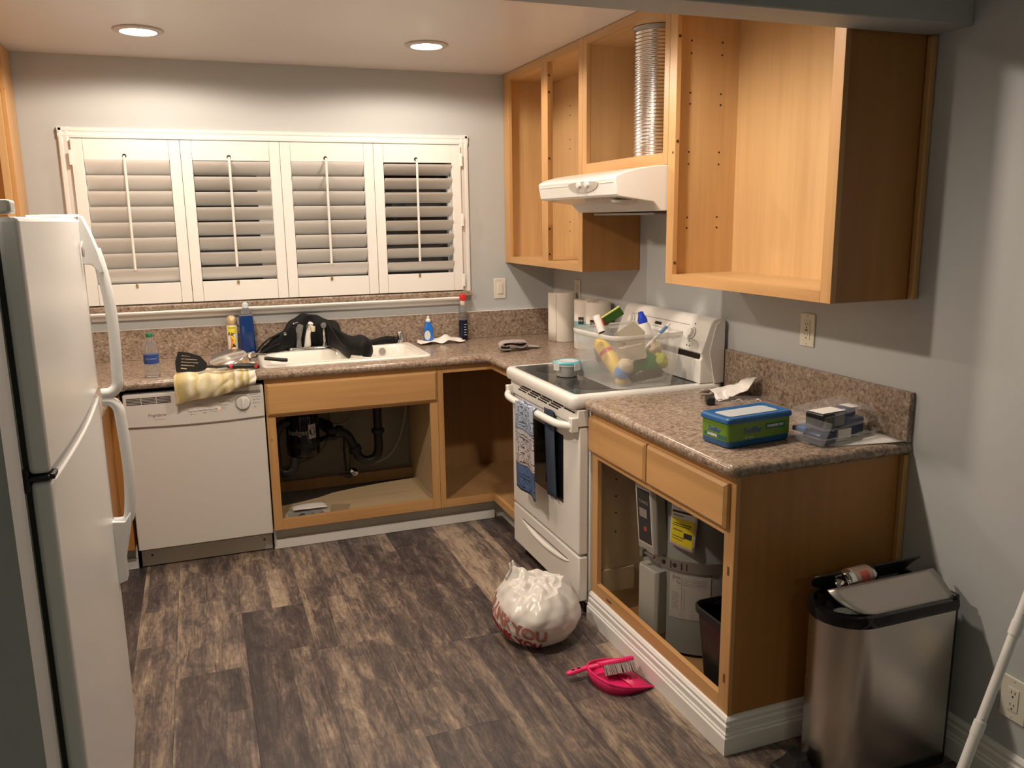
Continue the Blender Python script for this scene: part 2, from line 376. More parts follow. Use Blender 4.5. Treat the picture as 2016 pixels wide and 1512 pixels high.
# ---------------------------------------------------------------- room shell
fl = struct(build('floor', B(-3.2, .12, -7.0, .1, -.06, -.006), mat('subfloor', (.03, .025, .02), .9)))
random.seed(4)
tones = {}
joints = {0: -1.60, 1: -1.05, 2: -1.68, 3: -1.23, 4: -1.66, 5: -1.12, 6: -1.79, 7: -1.72, 8: -.80, 9: -1.35, 10: -.6, 11: -1.1, 12: -1.5}
tonefix = {(3,0): .62, (3,1): .24, (4,0): .50, (4,1): .42, (5,0): .34, (5,1): .42, (6,0): .20, (6,1): .50, (7,0): .70, (7,1): .40, (8,0): .22, (8,1): .34, (2,0): .50, (2,1): .28, (7,2): .58, (8,2): .55, (9,1): .50, (9,2): .30, (6,2): .38, (10,2): .34, (5,2): .30, (4,2): .34, (3,2): .36}
PW = .25
cols = [(c, -.957-PW*(7-c), -.957-PW*(6-c)) for c in range(-1, 13) if c != 1] + [(1, -2.457, -2.352), (20, -2.352, -2.207)]   # column 7 is the pale one in front of the range
tonefix.update({(1,0): .12, (1,1): .30, (20,0): .52, (20,1): .40})
for c, x0, x1 in cols:
    x0c, x1c = max(x0, -3.1), min(x1, .0)
    if x1c-x0c < .02: continue
    ys = [0.0]; j = joints.get(c, -1.4)
    while j > -6.9: ys.append(j); j -= 1.22
    ys.append(-6.9)
    for k in range(len(ys)-1):
        a, b_ = ys[k+1], ys[k]; g = .0003
        cx, cy = (x0c+x1c)/2, (a+b_)/2
        mb = MB(); w2, l2, ch = (x1c-x0c)/2-g, (b_-a)/2-g, .0003
        mb.loft([[(-w2,-l2,-.006),(w2,-l2,-.006),(w2,l2,-.006),(-w2,l2,-.006)], [(-w2,-l2,-ch),(w2,-l2,-ch),(w2,l2,-ch),(-w2,l2,-ch)], [(-w2+ch,-l2+ch,0),(w2-ch,-l2+ch,0),(w2-ch,l2-ch,0),(-w2+ch,l2-ch,0)]])
        o = build('plank', mb, plank, fl, smooth=False); o.location = (cx, cy, 0)
        t = tonefix.get((c, k), random.uniform(.22, .55)); o.color = (.42+(t-.37)*.85, random.random(), 0, 1)
WX0, WX1, WZ0, WZ1 = -2.53, -.578, 1.20, 2.01
wb = MB().box(-3.2, WX0, 0, .14, 0, 2.7).box(WX1, .12, 0, .14, 0, 2.7).box(WX0, WX1, 0, .14, 0, WZ0).box(WX0, WX1, 0, .14, WZ1, 2.7)
struct(build('wall_back', wb, paint))
struct(build('wall_right', B(0, .12, -7.0, 0, 0, 2.7), paint))
struct(build('wall_left', B(-3.2, -3.08, -7.0, 0, 0, 2.7), paint))
struct(build('wall_near', B(-3.08, -2.345, -3.10, -2.985, 0, 2.45), paint), 'end of the dark wall beside the refrigerator')
struct(build('wall_rear', B(-3.2, .12, -7.1, -7.0, 0, 2.7), paint))
struct(build('ceiling', B(-3.08, 0, -2.73, 0, ZCEIL, ZCEIL+.05), ceilp))
struct(build('ceiling_beam', B(-3.08, 0, -2.86, -2.73, 2.10, 2.5), paint, bevel=.004), 'dropped header beam across the top of the picture')
struct(build('ceiling', B(-3.08, 0, -7.0, -2.86, 2.45, 2.5), mat('living_ceiling', (.6, .62, .6), .7)))
# skirting boards
BPROF = [(0,0), (.022,0), (.022,.062), (.017,.068), (.019,.074), (.015,.080), (.015,.100), (.010,.106), (.012,.118), (.006,.128), (0,.130)]
def skirting_y(name, x, y0, y1, sgn, scale=1.):    # runs along y, sticks out in sgn*x
    return build(name, MB().prism([(x+sgn*p[0], p[1]*scale) for p in BPROF], 'y', y0, y1), trimw, smooth=False)
struct(skirting_y('baseboard_right', 0, -7.0, -2.80, -1))
# ---------------------------------------------------------------- window behind the shutters
win = struct(build('window_1', MB().box(WX0, WX1, .06, .13, WZ0, WZ0+.05).box(WX0, WX1, .06, .13, WZ1-.05, WZ1).box(WX0, WX0+.05, .06, .13, WZ0, WZ1).box(WX1-.05, WX1, .06, .13, WZ0, WZ1).box(-1.68, -1.57, .06, .13, WZ0, WZ1), trimw, bevel=.004))
build('window_pane', B(WX0+.05, -1.68, .10, .106, WZ0+.05, WZ1-.05), paneg, win)
build('window_pane', B(-1.57, WX1-.05, .10, .106, WZ0+.05, WZ1-.05), paneg, win)
build('window_sill', MB().prism([(-.058, 1.167), (-.062, 1.172), (-.062, 1.190), (-.056, 1.197), (.0, 1.197), (.0, 1.167)], 'x', -2.53, -.537), gran, win)
TP = [(0,0), (.008,.0), (.020,.004), (.024,.014), (.020,.030), (.024,.036), (.024,.048), (.014,.053), (0,.053)]   # (proud, distance from the inner edge)
tr = MB()
tr.prism([(-p[0]-.02+.02, 2.012+p[1]) for p in TP], 'x', -2.589, -.530)
tr.prism([(-2.536-p[1], -p[0]) for p in TP], 'z', 1.197, 2.064)
tr.prism([(-.583+p[1], -p[0]) for p in TP], 'z', 1.197, 2.064)
struct(build('trim_1', tr, trimw, smooth=False))
struct(build('trim_2', MB().prism([(0, 1.167), (-.066, 1.167), (-.070, 1.160), (-.066, 1.152), (-.044, 1.148), (-.036, 1.135), (-.024, 1.122), (0, 1.120)], 'x', -2.53, -.60), trimw, smooth=False))
# ---------------------------------------------------------------- plantation shutters
shutters = [(-2.536, -2.047, 35, 'leftmost white shutter panel, louvers closed, partly behind the refrigerator handle'),
            (-2.045, -1.565, 44, 'second white shutter panel from the left with slightly open louvers'),
            (-1.563, -1.075, 39, 'third white shutter panel from the left, louvers nearly closed above the sink'),
            (-1.073, -.583, 52, 'rightmost white shutter panel with widest open louvers beside light switch')]
for si, (a, b_, tilt, lab) in enumerate(shutters):
    t = thing('shutter_panel', lab, 'shutter', ((a+b_)/2, -.03, 1.203), 'plantation shutters over the window')
    y0, y1 = -.045, -.015
    build('stile', B(a, a+.052, y0, y1, 1.203, 2.009), shut, t, .002); build('stile', B(b_-.052, b_, y0, y1, 1.203, 2.009), shut, t, .002)
    build('rail', B(a+.053, b_-.053, y0+.001, y1, 1.912, 2.009), shut, t, .0015); build('rail', B(a+.053, b_-.053, y0+.001, y1, 1.203, 1.305), shut, t, .0015)
    xm = (a+b_)/2-.012; pitch = .0757
    T = rad(tilt)
    for k in range(8):
        zc = 1.307+pitch*(k+.5); prof = []
        for i in range(12):       # lens section, its top leaning into the room
            ang = 2*math.pi*i/12; l, h = .0465*math.cos(ang), .0050*math.sin(ang)
            prof.append((-.024-l*math.sin(T)+h*math.cos(T), zc+l*math.cos(T)+h*math.sin(T)))
        lo = build('louver', MB().prism(prof, 'x', a+.054, b_-.054), shut, t, ang=50)
    build('tilt_rod', MB().tube([(xm, -.068, 1.93), (xm, -.064, 1.375)], .0065, 8), shut, t)
    build('rod_hole', MB().lathe([(.0105, 0), (.0105, .001)], mtx=frame_mtx((xm, -.0452, 1.93), (1,0,0), (0,0,1)), seg=12), hole, t)
    build('magnet_catch', B(xm-.006, xm+.006, y0-.004, y0+.001, 1.287, 1.306), brass, t, .001)
    if si in (0, 3):
        hx = a-.004 if si == 0 else b_+.004
        for hz in ((1.92, 1.28) if si == 0 else (1.93, 1.60, 1.26)):
            build('hinge', B(hx-.006, hx+.006, -.05, -.044, hz-.035, hz+.035), shut, t, .001)
# ---------------------------------------------------------------- recessed ceiling lights
labs = ['left recessed ceiling light over the dishwasher', 'right recessed ceiling light over the sink and counter', 'recessed ceiling light near the refrigerator, hidden above the beam', 'recessed ceiling light before the range, hidden above the beam']
for (x, y), lb, LW in zip(CANS, labs, LAMP_W):
    t = thing('recessed_light', lb, 'light', (x, y, ZCEIL), 'recessed ceiling lights')
    build('trim_ring', MB().lathe([(.070, -.001), (.074, -.010), (.098, -.006), (.102, -.001)], (x, y, ZCEIL), 32), trimring, t)
    build('bulb', MB().lathe([(.0, -.016), (.03, -.014), (.055, -.009), (.070, -.003)], (x, y, ZCEIL), 24), glow, t)
    lamp('lamp', 'SPOT', (0, 0, -.03), LW, LAMP_COL, .055, t, (172, .22 if y > -1 else .5))
# ---------------------------------------------------------------- base cabinets
XF = -.62                                   # face of the right-hand run, and of the back run in y
def drawer_x(parent, x0, x1, z0, z1, name='drawer_front'):       # faces -y
    y = XF
    mb = MB().loft([[(x0,y,z0),(x1,y,z0),(x1,y,z1),(x0,y,z1)], [(x0,y-.012,z0),(x1,y-.012,z0),(x1,y-.012,z1),(x0,y-.012,z1)], [(x0+.010,y-.020,z0+.010),(x1-.010,y-.020,z0+.010),(x1-.010,y-.020,z1-.010),(x0+.010,y-.020,z1-.010)]])
    return build(name, mb, wx, parent, .0015)
def drawer_y(parent, y0, y1, z0, z1, name='drawer_front'):       # faces -x
    x = XF
    mb = MB().loft([[(x,y0,z0),(x,y1,z0),(x,y1,z1),(x,y0,z1)], [(x-.012,y0,z0),(x-.012,y1,z0),(x-.012,y1,z1),(x-.012,y0,z1)], [(x-.020,y0+.010,z0+.010),(x-.020,y1-.010,z0+.010),(x-.020,y1-.010,z1-.010),(x-.020,y0+.010,z1-.010)]])
    return build(name, mb, wy, parent, .0015)
def dots(name, pts, r, axis, parent, m=None):     # small round marks standing on a face
    mb = MB()
    for p in pts:
        mx = {'x': frame_mtx(p, (0,-1,0), (0,0,1)), 'y': frame_mtx(p, (1,0,0), (0,0,1)), 'Y': frame_mtx(p, (1,0,0), (0,0,1)), 'z': frame_mtx(p, (1,0,0), (0,1,0))}[axis]
        mb.lathe([(r, -.0005), (r, .0008)], mtx=mx, seg=8)
    o = build(name, mb, m or hole, parent); o['kind'] = 'stuff'; return o
T_ = .019
# sink base
sb = thing('sink_base_cabinet', 'open maple sink base cabinet with false drawer front beside dishwasher', 'cabinet', (-1.335, -.31, 0))
SX0, SX1 = -1.762, -.915
build('stile', B(SX0, SX0+.042, XF, XF+T_, .115, .874), wz, sb, .0012)
build('stile', B(SX1-.042, SX1, XF, XF+T_, .115, .874), wz, sb, .0012)
build('rail', B(SX0+.042, SX1-.042, XF, XF+T_, .115, .170), wx, sb, .0012)
build('rail', B(SX0+.042, SX1-.042, XF, XF+T_, .684, .725), wx, sb, .0012)
build('rail', B(SX0+.042, SX1-.042, XF, XF+T_, .835, .874), wx, sb, .0012)
drawer_x(sb, -1.756, -.922, .697, .850)
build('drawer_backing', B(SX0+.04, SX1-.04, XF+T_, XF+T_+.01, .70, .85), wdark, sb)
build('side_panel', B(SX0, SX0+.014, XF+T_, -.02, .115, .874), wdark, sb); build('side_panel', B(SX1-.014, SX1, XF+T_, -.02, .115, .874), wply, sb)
fp = [(SX0+.015, XF+T_), (SX1-.015, XF+T_), (SX1-.015, -.16), (-1.15, -.185), (-1.3, -.215), (-1.42, -.25), (-1.5, -.30), (-1.6, -.34), (-1.68, -.36), (SX0+.015, -.37)]
build('floor_panel', MB().prism(fp, 'z', .140, .152), wply, sb)
build('back_panel', B(SX0+.015, SX1-.015, -.012, -.002, .0, .874), mat('dimmed_drywall', (.27, .24, .19), .8), sb)  # added sheet over the drywall, cabinet shade put into its colour
build('back_rail', B(SX0+.015, SX1-.015, -.075, -.055, .13, .19), wdark, sb)
dots('knot', [(SX0+.016, XF-.0005, .575)], .008, 'y', sb, wdark)
# lazy corner base
cb = thing('corner_base_cabinet', 'empty L-shaped maple corner base cabinet between sink base and range', 'cabinet', (-.30, -.32, 0))
build('stile', B(-.914, -.884, XF, XF+T_, .115, .874), wz, cb, .0012)
build('rail', B(-.884, XF+T_, XF, XF+T_, .115, .155), wx, cb, .0012)
build('rail', B(XF, XF+T_, -1.04, XF, .115, .155), wy, cb, .0012)
build('rail', B(-.884, XF+T_, XF, XF+T_, .835, .874), wx, cb, .0012)
build('rail', B(XF, XF+T_, -1.04, XF, .835, .874), wy, cb, .0012)
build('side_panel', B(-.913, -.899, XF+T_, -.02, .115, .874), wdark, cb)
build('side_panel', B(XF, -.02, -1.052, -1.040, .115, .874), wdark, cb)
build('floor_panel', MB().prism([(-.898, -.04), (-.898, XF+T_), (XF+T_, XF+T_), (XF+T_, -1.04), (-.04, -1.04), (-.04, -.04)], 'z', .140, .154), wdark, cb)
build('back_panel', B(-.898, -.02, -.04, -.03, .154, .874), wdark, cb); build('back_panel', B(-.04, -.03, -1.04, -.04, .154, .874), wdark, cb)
# toe kicks
kick = thing('toe_kick', 'grey vinyl toe kick with white shoe strip below sink cabinet', 'trim', (-1.2, -.55, 0))
build('kick_board', B(-1.762, -.548, -.552, -.545, 0, .115), grey_kick, kick); build('kick_board', B(-.555, -.548, -1.05, -.552, 0, .115), grey_kick, kick)
build('shoe_strip', B(-1.762, -.60, -.572, -.5525, 0, .05), trimw, kick, .003)
build('end_block', B(-1.764, -1.752, -.57, -.5625, 0, .112), trimw, kick, .001)
kl = thing('toe_kick', 'short white toe kick left of the dishwasher beside the refrigerator', 'trim', (-2.41, -.55, 0))
build('kick_board', B(-2.52, -2.386, -.552, -.545, 0, .115), grey_kick, kl); build('shoe_strip', B(-2.52, -2.386, -.566, -.5525, 0, .055), trimw, kl, .003); build('end_block', B(-2.396, -2.386, -.57, -.5665, .055, .112), trimw, kl, .001)
# left run, mostly behind the refrigerator
lb = thing('left_base_cabinet', 'maple base cabinet panel left of dishwasher, behind the refrigerator', 'cabinet', (-2.7, -1.0, 0))
build('filler_panel', B(-2.45, -2.388, XF, XF+T_, .115, .874), wend, lb, .001); build('face_panel', B(-2.45, -2.432, -2.03, XF, .115, .874), wend, lb); build('side_panel', B(-2.40, -2.388, XF+T_, -.02, .115, .874), wdark, lb); build('toe_board', B(-2.55, -2.52, -2.03, -.552, 0, .115), grey_kick, lb)
# right-hand base with the water heater in it
rb = thing('heater_base_cabinet', 'open maple base cabinet with two drawer fronts around water heater', 'cabinet', (-.31, -2.27, 0))
RY0, RY1 = -2.745, -1.812
build('stile', B(XF, XF+T_, RY1-.048, RY1, .115, .874), wz, rb, .0012)
build('stile', B(XF, XF+T_, RY0, RY0+.048, .115, .874), wz, rb, .0012)
build('rail', B(XF, XF+T_, RY0+.048, RY1-.048, .115, .165), wy, rb, .0012)
build('rail', B(XF, XF+T_, RY0+.048, RY1-.048, .682, .725), wy, rb, .0012)
build('rail', B(XF, XF+T_, RY0+.048, RY1-.048, .840, .874), wy, rb, .0012)
drawer_y(rb, -2.250, -1.806, .706, .846); drawer_y(rb, -2.722, -2.260, .706, .846)
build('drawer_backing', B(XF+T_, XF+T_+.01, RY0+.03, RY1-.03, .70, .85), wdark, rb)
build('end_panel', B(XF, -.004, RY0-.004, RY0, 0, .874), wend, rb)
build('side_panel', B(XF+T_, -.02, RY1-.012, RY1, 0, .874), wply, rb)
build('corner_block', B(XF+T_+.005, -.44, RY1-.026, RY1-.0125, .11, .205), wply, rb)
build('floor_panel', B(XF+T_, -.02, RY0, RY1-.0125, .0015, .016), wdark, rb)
build('corner_bead', B(XF-.002, XF+.012, RY0-.006, RY0-.0045, .115, .874), wz, rb)
build('scribe_strip', B(-.022, -.001, RY0-.024, RY0-.0045, .115, .874), wz, rb, .003)
hmk = wood('hinge_mark', (.17, .08, .03), 'z')
for q in ((RY0+.016, RY0+.026, .562, .590), (RY0+.016, RY0+.026, .215, .243), (-1.985, -1.945, .133, .143)): build('hinge_scar', B(XF-.0008, XF, *q), hmk, rb)
dots('shelf_pin_holes', [(x, RY1-.0128, z) for x in (-.52,) for z in (.36, .44, .51, .58, .635)], .004, 'y', rb)
def skirt_cab(parent):
    q = [(p[0]*1.05, p[1]*.90) for p in BPROF]
    y1 = RY0-.004; x1 = XF
    rings = []
    for p in q: pass
    path = [lambda p: (x1-p[0], RY1-.002, p[1]), lambda p: (x1-p[0], y1-p[0], p[1]), lambda p: (-.002, y1-p[0], p[1])]
    build('plinth_moulding', MB().loft([[f(p) for p in q] for f in path]), trimw, parent, smooth=False)
skirt_cab(rb)
# ---------------------------------------------------------------- worktops
def nose(front, z0=.874, z1=ZC, out=-1, back=None):
    r = (z1-z0)/2; pts = [(back, z0)]
    for i in range(7):
        a = rad(-90+180*i/6); pts.append((front+out*(-r)+out*r*math.cos(a), (z0+z1)/2+r*math.sin(a)))
    return pts + [(back, z1)]
DC = .658
ct = thing('countertop', 'brown speckled granite-look L-shaped worktop under the window', 'countertop', (-1.4, -.33, ZC))
SKX0, SKX1, SKY0, SKY1 = -1.735, -.94, -.535, -.075
top = MB()
top.prism(nose(-DC, back=SKY0), 'x', -2.36, -.655)
top.prism([(SKY0, .874), (SKY0, ZC), (-.001, ZC), (-.001, .874)], 'x', -3.078, SKX0)
top.box(-3.078, -2.36, -.655, SKY0, .874, ZC)
top.prism([(SKY1, .874), (SKY1, ZC), (-.001, ZC), (-.001, .874)], 'x', SKX0, SKX1)
top.prism([(SKY0, .874), (SKY0, ZC), (-.001, ZC), (-.001, .874)], 'x', SKX1, -.001)
top.prism(nose(-DC, back=-.001), 'y', YR0-.002+.006, -.535)
ln = [(p[0], p[1]) for p in nose(-2.395, back=-3.078, out=1)]
top.prism(ln, 'y', -2.04, -.655)
build('worktop', top, gran, ct, ang=50)
build('backsplash', MB().box(-3.078, -.021, -.021, -.001, ZC, BS), gran, ct, .002); build('backsplash', B(-.021, -.001, YR0+.004, -.001, ZC, BS), gran, ct, .002)
build('caulk_line', MB().box(-3.07, -.022, -.020, -.0005, BS, BS+.003), trimw, ct)
cr = thing('countertop', 'short granite-look worktop right of the range with cleaning supplies', 'countertop', (-.33, -2.29, ZC))
r_ = .035; z0, z1 = .874, ZC
yE = -2.775
def slab_outline(inset, z):
    x0, x1, y0, y1 = -DC+inset, -.001, yE+inset, YR1-.004
    pts = [(x1, y1, z), (x0, y1, z)]
    for i in range(7):
        a = rad(180+90*i/6); rr = r_-min(inset, .02); pts.append((x0+rr+rr*math.cos(a), y0+rr+rr*math.sin(a), z))
    return pts + [(x1, y0, z)]
rings = []
for i in range(7):
    a = rad(-90+180*i/6); rings.append(slab_outline(.02*(1-math.cos(a)), .894+.02*math.sin(a)))
build('worktop', MB().loft(rings), gran, cr, ang=50)
build('backsplash', B(-.021, -.001, yE+.004, YR1-.006, ZC, BS), gran, cr, .002)
# ---------------------------------------------------------------- wall cabinets on the right wall
XU = -.308; ZU = 1.351; ZT = ZCEIL-.002
def upper(name, label, y0, y1, z0, opens, stile_l, stile_r, rail_b=.036, open_bottom=None, end_near=False):
    t = thing(name, label, 'cabinet', (-.15, (y0+y1)/2, z0))
    ftop = 2.362
    # y1 is the end nearer the window
    build('stile', B(XU, XU+T_, y1-stile_l, y1, z0, ZT), wz, t, .001); build('stile', B(XU, XU+T_, y0, y0+stile_r, z0, ZT), wz, t, .001)
    build('rail', B(XU, XU+T_, y0+stile_r, y1-stile_l, ftop, ZT), wy, t, .001); build('rail', B(XU, XU+T_, y0+stile_r, y1-stile_l, z0, z0+rail_b), wy, t, .001)
    if len(opens) > 1: build('stile', B(XU, XU+T_, opens[1][1], opens[0][0], z0+rail_b, ftop), wz, t, .001)
    build('side_panel', B(XU+T_, -.002, y1-.013, y1-.001, z0, ZT), wi, t); build('side_panel', MB().box(XU+T_, -.002, y0+.001, y0+.013, z0, ZT), wend if end_near else wi, t)
    build('back_panel', B(-.012, -.002, y0+.013, y1-.013, z0, ZT), wi, t)
    build('bottom_panel', B(XU+T_, -.012, y0+.013, y1-.013, z0+rail_b-.014, z0+rail_b-.002), wiy, t)
    build('top_panel', B(XU+T_, -.012, y0+.013, y1-.013, ftop+.004, ftop+.016), wiy, t)
    return t
u1 = upper('wall_cabinet', 'tall open two-bay maple wall cabinet in the window corner', -1.055, -.003, ZU, [(-.565, -.09), (-1.01, -.645)], .085, .045)
build('divider_lip', B(XU+T_, XU+T_+.012, -.64, -.57, ZU+.03, 2.36), wi, u1)
# exposed lower end below the hood
build('end_skin', B(XU+.001, -.002, -1.0575, -1.0552, ZU, 1.795), wend, u1)
pins = [(x, y, z) for y, xs in ((-.0168, (-.21,)),) for x in xs for z in (1.50, 1.55, 1.70, 1.75, 1.90, 1.95, 2.10, 2.15)]
dots('shelf_pin_holes', [(-.0125, y, z) for y in (-.27, -.78) for z in (1.53, 1.58, 1.78, 1.83, 1.98, 2.03, 2.16, 2.21)], .004, 'x', u1)
dots('screw', [(XU+.009, -.0858, z) for z in (2.29, 1.76, 1.43)] + [(XU+.009, -.6458, z) for z in (2.3, 2.22, 1.9, 1.72, 1.55, 1.42)], .006, 'y', u1, screwm)
u2_ = upper('wall_cabinet', 'short open maple cabinet above the white range hood with metal duct', YR1, -1.057, 1.800, [(-1.765, -1.097)], .040, .036, .045)
dots('screw', [(-.012, -1.13, z) for z in (2.27, 1.89)] + [(-.012, -1.098, z) for z in (2.3, 1.88, 1.90, 1.925)], .006, 'x', u2_, screwm)
dots('stud_patch', [(-.0125, y, 2.06) for y in (-1.19, -1.29)], .010, 'x', u2_, wdark)
u3 = upper('wall_cabinet', 'large empty maple wall cabinet right of the range hood', -2.727, -1.810, ZU, [(-2.68, -1.86)], .050, .045, end_near=True)
build('face_edge', B(XU-.0006, XU, -2.7275, -1.8105, ZU, ZU+.002), wy, u3)
dots('shelf_pin_holes', [(x, -1.8235, z) for x in (-.225, -.09) for z in (1.56, 1.60, 1.80, 1.845, 2.02, 2.06, 2.2, 2.245)], .0035, 'y', u3)
dots('screw', [(XU+.010, -1.8605, z) for z in (2.25, 1.88, 1.43)], .006, 'y', u3, screwm)
dots('screw', [(XU-.0005, -1.846, 1.84)], .005, 'x', u3, screwm)
build('scribe_strip', B(-.022, -.001, -2.7295-.020, -2.7275, ZU, ZT-.3), wz, u3, .004)
# wall cabinet on the left wall, above the refrigerator
u4 = thing('wall_cabinet', 'open maple wall cabinet on the left wall above the refrigerator', 'cabinet', (-2.9, -.6, 1.37))
XL = -2.752
build('stile', B(XL-T_, XL, -.22, -.003, 1.37, ZT), wz, u4, .001); build('rail', B(XL-T_, XL, -1.15, -.22, 2.36, ZT), wy, u4); build('rail', B(XL-T_, XL, -1.15, -.22, 1.37, 1.41), wy, u4)
build('stile', B(XL-T_, XL, -1.2, -1.15, 1.37, ZT), wz, u4)
build('side_panel', B(-3.075, XL-T_, -.015, -.003, 1.37, ZT), wi, u4); build('side_panel', B(-3.075, XL-T_, -1.2, -1.188, 1.37, ZT), wi, u4)
build('back_panel', B(-3.076, -3.068, -1.188, -.015, 1.37, ZT), wi, u4); build('bottom_panel', B(-3.068, XL-T_, -1.188, -.015, 1.39, 1.402), wiy, u4); build('top_panel', B(-3.068, XL-T_, -1.188, -.015, 2.368, 2.38), wiy, u4)
build('stile_return', B(-2.80, XL-T_, -.24, -.221, 1.41, 2.36), wi, u4)
dots('screw', [(XL+.0006, -.235, 2.2)], .004, 'x', u4, screwm)
# ---------------------------------------------------------------- dishwasher
DX0, DX1, DYF = -2.374, -1.770, -.640
dw = thing('dishwasher', 'white built-in dishwasher with dial under towel-draped worktop', 'dishwasher', ((DX0+DX1)/2, -.34, 0))
build('tub', B(DX0+.012, DX1-.012, -.530, -.03, .02, .845), black, dw)
build('door_panel', B(DX0, DX1, DYF, -.585, .112, .700), dwmat, dw, .005)
cp = []
n = 14
for i in range(n+1):
    x = DX0+(DX1-DX0)*i/n; s_ = math.sin(math.pi*i/n); cp.append((x, .703-.008*s_))
cpo = build('control_panel', MB().prism(cp + [(DX1, .852), (DX0, .852)], 'y', DYF-.012, -.585), dwmat, dw, .004)
for k in range(5):
    for q in range(3):
        xa = DX0+.014+.063*q; build('vent_slot', B(xa, xa+.060, DYF-.0128, DYF-.0118, .806+.0066*k, .8098+.0066*k), hole, dw)
build('latch_recess', MB().box(DX0+.225, DX1-.012, DYF-.0128, DYF-.0118, .818, .832), mat('recess_grey', (.30, .27, .24), .5), dw)
build('latch_handle', MB().box(DX0+.235, DX1-.24, DYF-.019, DYF-.013, .816, .838), dwmat, dw, .002)
build('kick_plate', MB().box(DX0+.004, DX1-.002, -.548, -.540, .004, .110).box(DX0+.004, DX1-.002, -.556, -.5485, .004, .080), grey_kick, dw)
dots('screw', [(DX0+.05, -.5562, .055), (DX1-.04, -.5562, .055)], .006, 'y', dw, screwm)
dcx = -1.865; yd = DYF-.0125
dial = build('dial', MB().lathe([(.033, 0), (.033, .004), (.029, .012), (.027, .014), (.0, .015)], mtx=FRONT_Y(dcx, yd, .776), seg=28), dwmat, dw)
build('dial_ring', MB().lathe([(.0345, 0), (.0345, .003), (.031, .004)], mtx=FRONT_Y(dcx, yd, .776), seg=28), mat('dial_grey', (.33, .31, .29), .4), dial)
build('dial_grip', B(dcx-.0045, dcx+.0045, yd-.026, yd-.012, .752, .800), white, dial, .002)
build('brand_lettering', text_mb('Frigidaire', .020, FRONT_Y(DX0+.135, yd, .752), shear=.25), inkp, dw)
build('small_lettering', text_mb('ULTRA QUIET II', .0065, FRONT_Y(DX0+.145, yd, .732)), inkgrey, dw)
sm = MB()
for (x, z, s_, tx) in ((-1.945, .789, .008, 'Hi-Temp Wash'), (-1.948, .774, .008, 'Heated Dry'), (-1.952, .760, .008, 'Clean'), (-2.085, .742, .008, 'Air Dry'), (-2.035, .744, .008, 'Delay'), (-1.995, .747, .008, 'Hi-Temp'), (-2.06, .784, .0075, 'OPTIONS'), (-1.815, .812, .0075, 'Pots & Pans'), (-1.803, .800, .0075, 'Normal Wash'), (-1.803, .787, .0075, 'Light Wash'), (-1.805, .772, .0075, 'Rinse Only'), (-1.812, .752, .0075, 'Off'), (-1.915, .783, .007, 'Start')):
    t_ = text_mb(tx, s_, FRONT_Y(x, yd, z)); sm.add(t_.v, t_.f)
o = build('panel_lettering', sm, inkgrey, dw); o['kind'] = 'stuff'
for k in range(6): build('button', B(-2.105+.023*k, -2.088+.023*k, yd-.003, yd+.001, .756+.0005*k, .763+.0005*k), dwmat, dw, .001)
build('indicator_lamp', MB().lathe([(.003, 0), (.002, .001)], mtx=FRONT_Y(-1.972, yd, .760), seg=8), ledred, dw)
# ---------------------------------------------------------------- refrigerator
FX, FYN, FYF = -2.30, -2.955, -2.085
fr = thing('refrigerator', 'white top-freezer refrigerator at left edge, handles toward the window', 'refrigerator', (-2.65, -2.52, 0))
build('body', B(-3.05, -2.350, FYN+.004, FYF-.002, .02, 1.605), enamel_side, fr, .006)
build('door_gasket', B(-2.349, -2.3405, FYN+.012, FYF-.012, .10, 1.60), rubber, fr)
def fdoor(name, z0, z1):
    x0, x1 = -2.340, FX
    pts = []
    for i in range(9):
        v = i/8; pts.append((x1+.010*math.sin(math.pi*v)-.004, FYN+(FYF-FYN)*v))
    return build(name, MB().prism([(x0, FYN)] + pts + [(x0, FYF)], 'z', z0, z1), enamel, fr, .009, seg=3)
d1 = fdoor('freezer_door', 1.150, 1.622); d2 = fdoor('refrigerator_door', .105, 1.135)
build('kick_grille', B(-2.40, -2.335, FYN+.01, FYF-.01, .012, .095), black, fr, .003)
build('hinge_cap', MB().prism([(-2.42, FYN+.005), (-2.315, FYN+.005), (-2.318, FYN+.07), (-2.35, FYN+.10), (-2.42, FYN+.10)], 'z', 1.6265, 1.652), enamel_side, fr, .006)
build('hinge_cap', MB().prism([(-2.42, FYF-.085), (-2.335, FYF-.085), (-2.302, FYF-.06), (-2.302, FYF-.006), (-2.42, FYF-.006)], 'z', 1.6235, 1.632), enamel, fr, .003)
build('center_hinge', MB().box(-2.352, -2.306, FYN-.004, FYN+.05, 1.137, 1.148).box(-2.356, -2.340, FYN-.008, FYN+.010, 1.118, 1.162).box(-2.312, -2.298, FYN+.004, FYN+.045, 1.1375, 1.1485), black, fr, .003)
build('badge', MB().lathe([(.021, 0), (.021, .003), (.017, .004)], mtx=frame_mtx((FX+.006, FYF-.105, 1.543), (0,1,0), (0,0,1)), seg=20), mat('badge_grey', (.42, .38, .36), .4), d1)
yh = FYF-.033
h1 = bez([(FX+.004, yh, 1.140), (FX+.030, yh, 1.142), (FX+.047, yh, 1.160), (FX+.050, yh, 1.20), (FX+.053, yh, 1.30), (FX+.050, yh, 1.40), (FX+.040, yh, 1.48), (FX+.028, yh, 1.54)], 6)
hm = MB().tube(h1, [.0125]*len(h1), 10, flat=1.25)
hm.prism([(FX-.004, 1.628), (FX-.004, 1.500), (FX+.018, 1.498), (FX+.034, 1.475), (FX+.046, 1.475), (FX+.038, 1.53), (FX+.022, 1.585), (FX+.006, 1.628)], 'y', yh-.016, yh+.030)
build('handle', hm, enamel, d1, .003)
